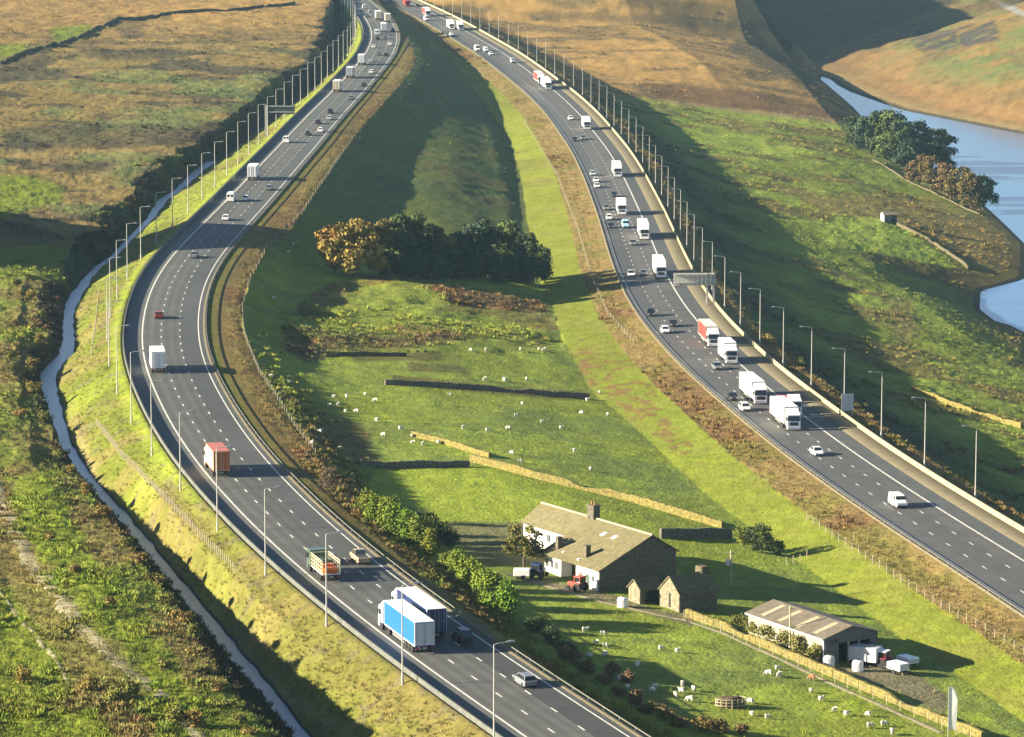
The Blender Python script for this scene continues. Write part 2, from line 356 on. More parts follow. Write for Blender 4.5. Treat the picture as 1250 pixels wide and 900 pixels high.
# stream banks
paint(R_bank, B_DARK * .75); paint(R_bank, B_RUST * .7, sstep(.5, .62, n1) * .6); paint(R_bank, G_DULL * .8, sstep(.5, .6, n2) * .6)
# verge west of the west carriageway
paint(R_vergeW, VG_YEL); paint(R_vergeW, VG_DRY, sstep(.46, .58, n1) * .75); paint(R_vergeW, G_BRT, sstep(.52, .62, n2) * .5 + .35 * sstep(-17, -12, DW) * sstep(560, 300, PYG) * 0)
paint(R_vergeW & (DW > -13), G_BRT * 1.15, sstep(-13, -10.5, DW) * .6 * sstep(700, 560, PYG)); paint(R_vergeW, VG_DRY * 1.1, sstep(-20, -14, DW) * sstep(560, 720, PYG) * .6)
paint(R_vergeW, B_PALE, np.exp(-((DW + 19.5 + 2 * (n2 - .5)) / .8) ** 2) * .6 * sstep(480, 560, PYG)); paint(R_vergeW, SOIL * .6, sstep(.60, .68, n3) * .5)
# verge east of the west carriageway
paint(R_vergeM, B_MOOR * .9); paint(R_vergeM, B_RUST, sstep(.5, .62, n2) * .7); paint(R_vergeM, VG_DRY, sstep(.52, .62, n1) * .7)
paint(R_vergeM, VG_YEL * .95, sstep(HALF + 4.5, HALF + 1.5, DW) * .85); paint(R_vergeM & (PYG > 560), VG_DRY * .8, .5)
paint(R_vergeM, B_PALE * .9, sstep(HALF + 2.4, HALF + 1.6, DW) * sstep(560, 640, PYG) * .8)
# the valley pasture
paint(R_field, G_PAST); paint(R_field, G_BRT, sstep(.48, .60, n2) * .6); paint(R_field, G_DULL, sstep(.50, .62, n1) * .35); paint(R_field, G_YEL * .95, sstep(.5, .62, nst) * .45); paint(R_field, G_DULL * 1.1, sstep(.46, .40, nst) * .45)
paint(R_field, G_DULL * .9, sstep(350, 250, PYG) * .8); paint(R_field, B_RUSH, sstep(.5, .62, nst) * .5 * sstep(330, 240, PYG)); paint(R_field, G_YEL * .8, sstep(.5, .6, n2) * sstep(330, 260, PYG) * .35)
FDX = GX - FX
paint(R_field, VG_DRY * .9, sstep(9, 2, FDX) * .6 * sstep(380, 520, PYG)); paint(R_field, B_RUST * .8, sstep(.45, .6, n1) * sstep(12, 4, FDX) * .7 * sstep(380, 540, PYG))
rush = poly([(385,352),(470,338),(560,348),(660,355),(690,400),(660,425),(600,412),(520,420),(420,432),(370,440),(340,400)], 10, 14)
paint(R_field, B_RUST * 1.05, rush * (.45 + .5 * sstep(.42, .52, nst))); paint(R_field, G_PAST * .9, rush * sstep(.56, .64, n2) * .8); paint(R_field, B_DARK * 1.4, rush * sstep(.56, .64, nst) * .6)
for p in ([(425,430),(540,430),(545,440),(430,442)], [(500,442),(560,446),(575,456),(500,454)], [(480,458),(720,480),(718,490),(480,470)]): paint(R_field, B_RUSH * .6, poly(p, 3, 4) * .7)
paint(R_field, B_RUSH, poly([(360,520),(400,505),(450,530),(470,560),(430,575),(370,570)], 8, 12) * .8)
paint(R_field, G_BRT * 1.15, poly([(470,562),(600,570),(800,640),(640,640),(500,655),(430,620)], 6, 4) * .8)
paint(R_field, SOIL * .8, poly([(545,640),(660,640),(668,690),(600,690),(556,665)], 6, 6) * .7)
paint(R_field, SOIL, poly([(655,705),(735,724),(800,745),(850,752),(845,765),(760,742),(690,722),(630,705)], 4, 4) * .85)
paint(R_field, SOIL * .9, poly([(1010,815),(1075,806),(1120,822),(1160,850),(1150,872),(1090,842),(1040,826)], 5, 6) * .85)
paint(R_field, G_DULL, poly([(955,640),(1000,640),(1035,668),(995,680),(950,665)], 4, 3) * .85)
# bright slope up to the east carriageway and its verge
paint(R_slopeM, G_YEL); paint(R_slopeM, G_BRT, sstep(.5, .62, n2) * .5); paint(R_slopeM, VG_DRY, sstep(.55, .66, n1) * .3); paint(R_slopeM, VG_DRY * .9, sstep(.50, .58, n2) * .5 * sstep(420, 300, PYG))
paint(R_slopeM, B_RUST, poly([(690,410),(760,430),(820,520),(860,570),(820,560),(760,500),(700,455)], 6, 12) * sstep(.5, .6, n3) * .8)
paint(R_vergeE, B_TAN * .95); paint(R_vergeE, B_RUST, sstep(.5, .6, n2) * .65); paint(R_vergeE, VG_YEL * .9, sstep(.5, .6, n1) * .45); paint(R_vergeE, B_DARK, sstep(.58, .68, n3) * .4)
paint(R_vergeE, VG_DRY, sstep(HALF + 9, HALF + 15, DE) * .5)
# east of the motorway
paint(R_right, G_PAST * .95); paint(R_right, G_YEL * .7, sstep(.48, .6, n2) * .5); paint(R_right, B_RUSH, sstep(.52, .62, nst) * .75)
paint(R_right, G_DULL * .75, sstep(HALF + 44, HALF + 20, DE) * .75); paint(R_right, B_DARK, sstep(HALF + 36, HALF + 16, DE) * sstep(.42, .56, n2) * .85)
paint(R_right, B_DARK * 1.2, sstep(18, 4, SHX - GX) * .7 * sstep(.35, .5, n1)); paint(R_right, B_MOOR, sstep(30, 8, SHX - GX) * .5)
paint(R_right, B_MOOR, poly([(950,225),(1010,238),(1130,245),(1250,300),(1250,350),(1190,330),(1100,275),(1000,258)], 8, 10) * .8)
paint(R_right, B_RUSH * .7, poly([(1040,310),(1100,315),(1180,332),(1200,350),(1170,352),(1090,330)], 6, 8) * .8); paint(R_right, VG_DRY * 1.3, poly([(1075,360),(1120,365),(1115,440),(1095,445),(1090,390)], 6, 8) * .7)
paint(R_right & (PYG < 330), G_PAST * 1.1, poly([(1020,262),(1080,268),(1100,275),(1170,330),(1080,312),(1000,300)], 4, 4) * .9)
ubr = sstep(128, 118, PYG - np.interp(PXG, [780, 1060], [-4, 32])) 
paint(R_right, B_GOLD, ubr); paint(R_right, B_DARK * 1.3, ubr * sstep(.52, .62, nst) * .6); paint(R_right, B_RUST * .8, poly([(790,100),(900,108),(1000,130),(1060,150),(1040,150),(900,132),(800,124)], 5, 5) * .85)
paint(R_right, B_PALE * .8, poly([(800,120),(900,132),(1040,148),(1040,152),(900,137),(800,124)], 2, 2) * .7)
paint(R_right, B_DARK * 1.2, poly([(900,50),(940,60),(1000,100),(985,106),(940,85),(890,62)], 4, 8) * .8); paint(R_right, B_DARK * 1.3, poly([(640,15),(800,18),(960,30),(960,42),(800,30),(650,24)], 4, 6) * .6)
paint(R_far, B_MOOR * .78); paint(R_far, B_GOLD * .62, sstep(.45, .6, n2) * .55); paint(R_far, B_DARK * 1.3, sstep(.54, .62, nst) * .6); paint(R_far, G_DULL * 1.0, sstep(.52, .62, n4) * .7); paint(R_far, B_RUST, sstep(.54, .66, n1) * .45)
paint(R_far & (GX > SHX), B_RUST * 1.1, sstep(-30, -41, GZ) * .7); paint(R_far & (GX > SHX), B_PALE * .7, sstep(-42.5, -44.3, GZ) * .6); paint(R_far, B_DARK, (GY > 2010) * (GX < shore_right(GY) - 4) * (GX > 110) * .75)  # the last patch puts the far valley's shade into its ground colour
for p in ([(1112,50),(1130,36),(1170,38),(1172,58),(1118,60)], [(1172,36),(1218,28),(1222,50),(1176,58)]): paint(R_far, ROCK * .45, poly(p, 3, 10) * sstep(.36, .5, n1) * .95)
paint(R_far, np.array([.16, .17, .16]), poly([(1212,2),(1240,8),(1262,22),(1240,18)], 2, 2) * .8)
# bare ground under carriageways, stream bed
paint(np.abs(DW) < HALF + .9, SOIL * .5); paint((DW < 0) & (DW > -WEDGE - .4), SOIL * .5); paint((DE > -HALF - .9) & (DE < HALF + 7), SOIL * .5)
paint((GX > SL - .3) & (GX < SR + .3), ROCK * .6)
paint(GZ < -44.4, SOIL * .35, 1.0)
C *= (.80 + .40 * n3)[..., None]
C *= (.82 + .36 * n1)[..., None]
idx = np.arange(NR * NCOL).reshape(NR, NCOL)
q = np.stack([idx[:-1, :-1], idx[:-1, 1:], idx[1:, 1:], idx[1:, :-1]], -1).reshape(-1)
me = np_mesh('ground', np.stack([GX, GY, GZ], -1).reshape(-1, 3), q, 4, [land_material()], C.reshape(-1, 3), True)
structure(link('ground', me))

# ------------------------------------------------------------------ carriageways
def asphalt(name, cols):
    m = mat(name, (0, 0, 0), .72, vary=.16, scale=.35, attr='Col', spec=.35)
    return m
def strip(name, road, offs, z, Y0, Y1, cols, m, kind='structure', parent=None, step=4.0, join=True):
    Ys = np.arange(Y0, Y1, step); n = len(offs); V = []; K = []
    hd = road.head(Ys); X0 = road.X(Ys); Z0 = road.Z(Ys)
    V = np.zeros((len(Ys), n, 3)); K = np.zeros((len(Ys), n, 3))
    for j, o in enumerate(offs):
        kk = np.ones(len(Ys))
        if name.endswith('way'):
            lane = int((o + HALF + 3.6) // 3.65); rg = np.random.default_rng(lane * 13 + len(name)); p = 0
            while p < len(Ys): q_ = int(rg.integers(6, 40)); kk[p:p + q_] = 1 + rg.normal(0, .10); p += q_
            kk = kk * (1 + rg.normal(0, .03, len(Ys)))
        V[:, j, 0] = X0 + o * np.cos(hd); V[:, j, 1] = Ys - o * np.sin(hd); V[:, j, 2] = Z0 + (z[j] if hasattr(z, '__len__') else z); K[:, j] = np.asarray(cols[j])[None] * kk[:, None]
    ix = np.arange(len(Ys) * n).reshape(len(Ys), n)
    q = np.stack([ix[:-1, :-1], ix[:-1, 1:], ix[1:, 1:], ix[1:, :-1]], -1).reshape(-1)
    o = link(name, np_mesh(name, V.reshape(-1, 3), q, 4, [m], K.reshape(-1, 3)), parent)
    if kind: structure(o, kind)
    return o
AS = asphalt('asphalt', None)
a1, a2, a3, a4 = np.array([.093,.094,.084]), np.array([.086,.088,.079]), np.array([.062,.065,.062]), np.array([.088,.090,.082])
l1 = 3.65
offs = [-WEDGE, -HALF - .3, -HALF - .25, -HALF + .9, -HALF + 1.8, -HALF + 2.8, -HALF + l1, -HALF + l1 + 1.0, -HALF + l1 + 1.8, -HALF + l1 + 2.7, -HALF + 2 * l1 - .15, -HALF + 2 * l1 + .15, HALF, HALF + .95]
dk = .74
roadW = strip('west_carriageway', WEST, offs, 0.0, 330, 2300, [a4 * .95, a4 * .95, a1, a1 * dk, a1 * 1.05, a1 * dk, a1, a2 * dk, a2 * 1.04, a2 * dk, a2, a3, a3, a3], AS)
offsE = [-HALF - .95, -HALF, -HALF + .9, -HALF + 1.8, -HALF + 2.7, -HALF + l1, -HALF + l1 + .9, -HALF + l1 + 1.8, -HALF + l1 + 2.7, -HALF + 2 * l1, -HALF + 2 * l1 + 1, -HALF + 2 * l1 + 1.8, HALF - .9, HALF + .25, HALF + .3, HALF + 3.4]
e1 = np.array([.078,.080,.076]); e2 = np.array([.086,.084,.078])
roadE = strip('east_carriageway', EAST, offsE, 0.0, 330, 2500, [e1, e1, e1 * .94, e1, e1 * .94, e1, e2 * .93, e2, e2 * .93, e2, e2 * .9, e2 * 1.04, e2 * .9, e2, a3, a3], AS)
PAV = mat('pale_concrete', (0, 0, 0), .85, vary=.2, scale=.6, attr='Col', spec=.2)
pc = np.array([.25, .215, .13])
structure(strip('east_paved_strip', EAST, [HALF + 3.4, HALF + 3.55, HALF + 6.6, HALF + 6.75], [0.0, .10, .10, 0.0], 330, 2500, [pc * .5, pc * .62, pc * .72, pc * .72], PAV, parent=None))
structure(strip('west_kerb_strip', WEST, [HALF + .95, HALF + 1.05, HALF + 1.7, HALF + 1.75], [0.0, .11, .11, -.2], 330, 2300, [pc * .4, pc * .5, pc * .55, pc * .55], PAV))
structure(strip('east_kerb_strip', EAST, [-HALF - 1.6, -HALF - 1.55, -HALF - 1.05, -HALF - .95], [-.2, .11, .11, 0.0], 330, 2500, [pc * .5, pc * .55, pc * .45, pc * .4], PAV))
WHITE = mat('road_paint', (.55, .54, .48), .7, vary=.25, scale=.8)
def markings(road, solids, dashes, Y0, Y1, parent):
    V, Fc = [], []
    def quad(off, wd, Ya, Yb):
        n = len(V)
        for Y, s in ((Ya, -1), (Ya, 1), (Yb, 1), (Yb, -1)):
            x, y, z = road.at(Y, off + s * wd / 2); V.append((float(x), float(y), float(z) + .015))
        Fc.append((n, n + 1, n + 2, n + 3))
    for off, wd in solids:
        Y = Y0
        while Y < Y1: quad(off, wd, Y, Y + 4.02); Y += 4
    for off in dashes:
        Y = Y0
        while Y < Y1:
            c = math.cos(float(road.head(Y))); quad(off, .22, Y, Y + 2.2 * c); Y += 9 * c
    return link('lane_markings', new_mesh('lane_markings', V, Fc, [WHITE]), parent)
markings(WEST, [(-HALF, .28), (HALF, .22)], [-HALF + l1, -HALF + 2 * l1], 332, 2290, roadW)
markings(EAST, [(HALF, .34), (-HALF, .22)], [-HALF + l1, -HALF + 2 * l1], 332, 2480, roadE)

# ------------------------------------------------------------------ water
def water_mat(name, col, rough, scale, bump):
    m = mat(name, col, rough, vary=.10, scale=scale, spec=.6); t = m.node_tree; b = t.nodes['Principled BSDF']; b.inputs['IOR'].default_value = 1.33
    tc = t.nodes['Texture Coordinate']; nz = t.nodes.new('ShaderNodeTexNoise'); nz.inputs['Scale'].default_value = scale; nz.inputs['Detail'].default_value = 4
    t.links.new(tc.outputs['Object'], nz.inputs['Vector'])
    bp = t.nodes.new('ShaderNodeBump'); bp.inputs['Distance'].default_value = bump; t.links.new(nz.outputs['Fac'], bp.inputs['Height']); t.links.new(bp.outputs[0], b.inputs['Normal'])
    return m
lk = new_mesh('reservoir_water', [(100, 950, WATER_Z), (700, 950, WATER_Z), (700, 2200, WATER_Z), (100, 2200, WATER_Z)], [(0, 1, 2, 3)], [water_mat('lake_water', (.065, .145, .26), .16, .12, .08)])  # blue of the reflected sky put into the lake's base colour
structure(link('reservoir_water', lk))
Ys = np.arange(395, 1130, 2.0); V = []; Fc = []
for k, Y in enumerate(Ys):
    z = -6.55 + float(WEST.Z(Y)) + float(np.interp(Y, [930, 960], [0, .6]))
    V += [(float(ST_L.X(Y)) - .2, Y, z), (float(ST_R.X(Y)) + .2, Y, z)]
    if k: Fc.append((2 * k - 2, 2 * k - 1, 2 * k + 1, 2 * k))
structure(link('stream_water', new_mesh('stream_water', V, Fc, [water_mat('stream_water', (.30, .33, .36), .22, 1.5, .12)])))  # pale sky reflection worked into the stream's base colour

# ------------------------------------------------------------------ mesh builder for made things
class MB:
    def __init__(self): self.v = []; self.f = []
    def add(self, V, Fc):
        n = len(self.v); self.v += [tuple(float(c) for c in p) for p in V]; self.f += [tuple(i + n for i in f) for f in Fc]; return self
    def box(self, x0, x1, y0, y1, z0, z1, bev=0.0):
        if bev <= 0:
            V = [(x0,y0,z0),(x1,y0,z0),(x1,y1,z0),(x0,y1,z0),(x0,y0,z1),(x1,y0,z1),(x1,y1,z1),(x0,y1,z1)]
            return self.add(V, [(0,3,2,1),(4,5,6,7),(0,1,5,4),(1,2,6,5),(2,3,7,6),(3,0,4,7)])
        b = bev; R = [(x0 + b, y0), (x1 - b, y0), (x1, y0 + b), (x1, y1 - b), (x1 - b, y1), (x0 + b, y1), (x0, y1 - b), (x0, y0 + b)]
        mx, my = (x0 + x1) / 2, (y0 + y1) / 2
        sh = lambda p: (p[0] - math.copysign(b * .7, p[0] - mx), p[1] - math.copysign(b * .7, p[1] - my))
        V = [(*p, z0) for p in R] + [(*p, z1 - b) for p in R] + [(*sh(p), z1) for p in R]
        Fc = [tuple(range(7, -1, -1)), tuple(range(16, 24))]
        for k in range(2): Fc += [(k*8+i, k*8+(i+1)%8, k*8+8+(i+1)%8, k*8+8+i) for i in range(8)]
        return self.add(V, Fc)
    def rings(self, rings, cap=True):
        n = len(rings[0]); V = [p for r in rings for p in r]; Fc = []
        for k in range(len(rings) - 1): Fc += [(k*n+i, k*n+(i+1)%n, (k+1)*n+(i+1)%n, (k+1)*n+i) for i in range(n)]
        if cap: Fc += [tuple(range(n - 1, -1, -1)), tuple(range((len(rings)-1)*n, len(rings)*n))]
        return self.add(V, Fc)
    def tube(self, a, b, r0, r1, n=8):
        a, b = Vector(a), Vector(b); d = (b - a).normalized(); u = d.orthogonal().normalized(); w_ = d.cross(u)
        ring = lambda c, r: [c + (u * math.cos(2*math.pi*i/n) + w_ * math.sin(2*math.pi*i/n)) * r for i in range(n)]
        return self.rings([ring(a, r0), ring(b, r1)])
    def path(self, pts, rad, n=6):
        P = [Vector(p) for p in pts]; R = []
        for i, p in enumerate(P):
            d = (P[min(i+1, len(P)-1)] - P[max(i-1, 0)]).normalized(); u = d.cross(Vector((.13, .27, .95))).normalized(); w_ = d.cross(u); r = rad[i] if hasattr(rad, '__len__') else rad
            R.append([p + (u * math.cos(2*math.pi*k/n) + w_ * math.sin(2*math.pi*k/n)) * r for k in range(n)])
        return self.rings(R)
    def wheel(self, x, y, r, wd, n=14):
        R = []
        for xx, rr in ((-wd/2, r*.86), (-wd/2+.04, r), (wd/2-.04, r), (wd/2, r*.86)):
            R.append([(x + xx, y + math.cos(2*math.pi*i/n)*rr, r + math.sin(2*math.pi*i/n)*rr) for i in range(n)])
        return self.rings(R)
    def quad(self, *p): return self.add(p, [tuple(range(len(p)))])
    def mesh(self, name, m): return new_mesh(name, self.v, self.f, [m])

class Kit:
    """parts of one thing; can be linked as children (detailed) or as one mesh (far away)"""
    def __init__(self): self.parts = []
    def part(self, name, m, sub=None):
        b = MB(); self.parts.append((name, b, m, sub)); return b
    def build(self, thing_name, parent_obj=None):
        root = empty(thing_name, (0, 0, 0)); objs = {}
        for k, (nm, b, m, sub) in enumerate(self.parts):
            o = link(nm, b.mesh(nm, m), root if sub is None else objs[sub]); objs.setdefault(nm, o)
            if sub is not None: objs[nm] = objs[nm]
            o_key = (nm, k); objs[o_key] = o
        return root
    def joined(self, thing_name):
        ms = []; V = []; Fc = []; mi = []
        for nm, b, m, sub in self.parts:
            if m not in ms: ms.append(m)
            n = len(V); V += b.v; Fc += [tuple(i + n for i in f) for f in b.f]; mi += [ms.index(m)] * len(b.f)
        return link(thing_name, new_mesh(thing_name, V, Fc, ms, mi))

GLASS = mat('dark_glass', (.015, .02, .025), .08, vary=.05, spec=.7)
TYRE = mat('tyre_rubber', (.018, .018, .018), .85)
STEEL = mat('galvanised_steel', (.40, .39, .35), .5, .3, .12)
DKMET = mat('dark_metal', (.05, .05, .052), .6)
LAMPR = mat('red_lens', (.30, .02, .015), .3); LAMPW = mat('clear_lens', (.75, .75, .72), .15)
CHROME = mat('grey_trim', (.25, .25, .25), .4, .3)
def paintm(name, c): return mat('paint_' + name, c, .38, vary=.08, scale=1.5, coat=.35)
P = {'white': paintm('white', (.80, .79, .76)), 'silver': paintm('silver', (.42, .44, .46)), 'grey': paintm('grey', (.16, .17, .185)), 'black': paintm('black', (.022, .024, .03)),
     'red': paintm('red', (.22, .022, .02)), 'pale blue': paintm('pale_blue', (.36, .56, .70)), 'tan': paintm('tan', (.42, .30, .18)), 'cream': paintm('cream', (.72, .60, .38)),
     'blue': paintm('blue', (.022, .13, .50)), 'navy': paintm('navy', (.012, .028, .10)), 'orange': paintm('orange', (.46, .105, .010)), 'pink red': paintm('pink_red', (.42, .06, .045)), 'green': paintm('green', (.07, .11, .075)), 'pale grey': paintm('pale_grey', (.55, .55, .53))}
TARP = mat('pale_grey_sheet', (.50, .50, .47), .6, vary=.15); WHITEROOF = mat('white_roof_sheet', (.78, .78, .76), .5, vary=.06)

def sect(w_, z0, z1, y, tuck=.10):
    return [(-w_, y, z0), (w_, y, z0), (w_ + .02, y, z0 + .3 * (z1 - z0)), (w_, y, z1 - .12), (w_ - tuck, y, z1), (-w_ + tuck, y, z1), (-w_, y, z1 - .12), (-w_ - .02, y, z0 + .3 * (z1 - z0))]
def car_kit(col, body='hatch'):
    k = Kit(); m = P[col]
    L, W = (4.3, .88)
    if body == 'estate': L = 4.6
    h = L / 2; b = k.part('body', m)
    st = [(-h, .80, .38, .82), (-h + .12, .84, .28, .93), (-h + .9, W, .22, .96), (0, W, .2, .94), (h - 1.25, W, .22, .92), (h - .35, .83, .26, .78), (h - .05, .76, .34, .66), (h, .70, .38, .58)]
    b.rings([sect(a, z0, z1, y) for y, a, z0, z1 in st])
    rb = {'hatch': (-h + .30, -h + .75, .35, 1.25), 'saloon': (-h + .75, -h + 1.35, .25, 1.15), 'estate': (-h + .12, -h + .45, .35, 1.3), 'suv': (-h + .15, -h + .4, .5, 1.2)}[body]
    zt = 1.72 if body == 'suv' else 1.45; zb = .90
    y0, y1, y2, y3 = rb
    roof = k.part('roof', m)
    g = lambda w0, y, z: [(-w0, y, z), (w0, y, z)]
    low = [(-W + .06, y0, zb), (W - .06, y0, zb), (W - .06, y3, zb), (-W + .06, y3, zb)]
    top = [(-W + .24, y1, zt - .05), (W - .24, y1, zt - .05), (W - .24, y2, zt - .04), (-W + .24, y2, zt - .04)]
    tp2 = [(-W + .34, y1 + .15, zt), (W - .34, y1 + .15, zt), (W - .34, y2 - .15, zt), (-W + .34, y2 - .15, zt)]
    roof.rings([low, top, tp2])
    def pane(name, a, b_, c, d, off):
        A = [Vector(x) for x in (a, b_, c, d)]; ce = sum(A, Vector()) / 4
        k.part(name, GLASS).quad(*[ce + (p - ce) * .86 + Vector(off) for p in A])
    pane('rear_window', low[1], low[0], top[0], top[1], (0, -.02, .012)); pane('windscreen', low[3], low[2], top[2], top[3], (0, .02, .012))
    pane('side_window', low[2], low[1], top[1], top[2], (.015, 0, .005)); pane('side_window', low[0], low[3], top[3], top[0], (-.015, 0, .005))
    for sx in (-1, 1):
        for yy in (-h + .85, h - .85):
            k.part('wheel', TYRE).wheel(sx * (W - .06), yy, .32, .22)
        k.part('headlight', LAMPW).box(sx * .58 - .15, sx * .58 + .15, h - .17, h + .015, .50, .68); k.part('tail_light', LAMPR).box(sx * .66 - .12, sx * .66 + .12, -h - .015, -h + .1, .58, .82)
        k.part('mirror', m).box(sx * (W + .03) - .07, sx * (W + .03) + .07, y3 - .45, y3 - .3, .92, 1.06)
    k.part('bumper', DKMET).box(-.7, .7, h - .06, h + .02, .26, .42)
    return k, L
def pickup_kit(col):
    k = Kit(); m = P[col]; L = 5.1; h = L / 2; W = .9
    k.part('body', m).rings([sect(a, .38, z1, y) for y, a, z1 in [(-h, .84, 1.0), (-h + .1, W, 1.05), (-.2, W, 1.05), (h - 1.2, W, 1.08), (h - .2, .84, .98), (h, .78, .85)]])
    k.part('load_bed', DKMET).box(-W + .12, W - .12, -h + .12, -.35, 1.0, 1.062)
    low = [(-W + .05, -.25, 1.04), (W - .05, -.25, 1.04), (W - .05, h - 1.15, 1.04), (-W + .05, h - 1.15, 1.04)]; top = [(-W + .2, -.15, 1.75), (W - .2, -.15, 1.75), (W - .2, h - 1.85, 1.75), (-W + .2, h - 1.85, 1.75)]
    k.part('cab', m).rings([low, top])
    for nm, q, o in (('rear_window', (1, 0, 0, 1), (0, -.02, 0)), ('windscreen', (3, 2, 2, 3), (0, .02, .01)), ('side_window', (2, 1, 1, 2), (.015, 0, 0)), ('side_window', (0, 3, 3, 0), (-.015, 0, 0))):
        A = [Vector(low[q[0]]), Vector(low[q[1]]), Vector(top[q[2]]), Vector(top[q[3]])]; ce = sum(A, Vector()) / 4
        k.part(nm, GLASS).quad(*[ce + (p - ce) * .82 + Vector(o) for p in A])
    for sx in (-1, 1):
        for yy in (-h + 1.05, h - .95): k.part('wheel', TYRE).wheel(sx * (W - .08), yy, .38, .26)
        k.part('headlight', LAMPW).box(sx * .62 - .15, sx * .62 + .15, h - .12, h + .015, .7, .9); k.part('tail_light', LAMPR).box(sx * .74 - .08, sx * .74 + .08, -h - .015, -h + .05, .7, 1.0)
    return k, L
def van_kit(col, L=5.4, tall=2.4):
    k = Kit(); m = P[col]; h = L / 2; W = 1.0
    k.part('body', m).rings([[(-a, y, .3), (a, y, .3), (a, y, zt * .55), (a - .12, y, zt - .12), (a - .25, y, zt), (-a + .25, y, zt), (-a + .12, y, zt - .12), (-a, y, zt * .55)] for y, a, zt in
        [(-h, W - .03, tall - .04), (-h + .15, W, tall), (h - 1.75, W, tall), (h - 1.35, W, tall - .12), (h - .75, W - .03, 1.32), (h - .1, W - .1, 1.08), (h, W - .2, .9)]])
    k.part('windscreen', GLASS).quad((-.86, h - .80, 1.36), (.86, h - .80, 1.36), (.74, h - 1.33, tall - .17), (-.74, h - 1.33, tall - .17)) ; b = k.parts[-1][1]; b.v = [(x, y + .03, z + .03) for x, y, z in b.v]
    for sx in (-1, 1):
        k.part('side_window', GLASS).quad(*[(sx * (W + .012), y, z) for y, z in ((h - 1.75, 1.38), (h - 1.0, 1.38), (h - 1.35, 1.92), (h - 1.75, 1.95))])
        for yy in (-h + 1.0, h - .95): k.part('wheel', TYRE).wheel(sx * (W - .1), yy, .36, .25)
        k.part('headlight', LAMPW).box(sx * .7 - .14, sx * .7 + .14, h - .16, h + .015, .72, .95); k.part('tail_light', LAMPR).box(sx * .86 - .07, sx * .86 + .07, -h - .015, -h + .05, .8, 1.2)
        k.part('rear_door', m).box(sx * .46 - .43, sx * .46 + .43, -h - .012, -h + .02, .5, tall - .35)
    for sx in (-1, 1): k.part('rear_window', GLASS).quad(*[(sx * .46 + dx, -h - .02, z) for dx, z in ((-.33, 1.35), (.33, 1.35), (.33, 1.9), (-.33, 1.9))])
    k.part('bumper', DKMET).box(-.85, .85, h - .08, h + .04, .3, .55)
    return k, L
def cab(k, m, yb, wd=1.22, ht=3.0, deflect=True):
    """tractor cab whose front is at yb"""
    b = k.part('cab', m)
    pr = [(yb - 2.1, .95), (yb - .05, .95), (yb, 1.2), (yb - .02, 1.75), (yb - .28, ht), (yb - .5, ht + .12), (yb - 2.1, ht + .12)]
    b.rings([[(x * s, y, z) for y, z in pr] for s, x in ((-1, wd), (-1, wd - .0), (1, wd), (1, wd))])
    if deflect: k.part('roof_deflector', m).add([(-1.1, yb - .55, ht + .1), (1.1, yb - .55, ht + .1), (1.15, yb - 2.1, ht + .95), (-1.15, yb - 2.1, ht + .95), (-1.15, yb - 2.1, ht + .1), (1.15, yb - 2.1, ht + .1)], [(0, 1, 2, 3), (0, 3, 4), (1, 5, 2), (2, 5, 4, 3)])
    k.part('windscreen', GLASS).quad((-wd + .1, yb + .01, 1.82), (wd - .1, yb + .01, 1.82), (wd - .14, yb - .20, 2.72), (-wd + .14, yb - .20, 2.72))
    k.part('sun_visor', m).box(-wd + .08, wd - .08, yb - .25, yb + .02, 2.78, 2.92)
    k.part('grille', DKMET).box(-.8, .8, yb - .02, yb + .03, 1.0, 1.62); k.part('bumper', m).box(-wd, wd, yb - .5, yb + .06, .35, .92, .05)
    for sx in (-1, 1):
        k.part('side_window', GLASS).quad(*[(sx * (wd + .012), y, z) for y, z in ((yb - 1.3, 1.85), (yb - .2, 1.85), (yb - .42, 2.6), (yb - 1.3, 2.6))])
        k.part('headlight', LAMPW).box(sx * .9 - .2, sx * .9 + .2, yb + .03, yb + .08, .58, .80); k.part('mirror', DKMET).box(sx * (wd + .2) - .06, sx * (wd + .2) + .06, yb - .28, yb - .12, 1.75, 2.5)
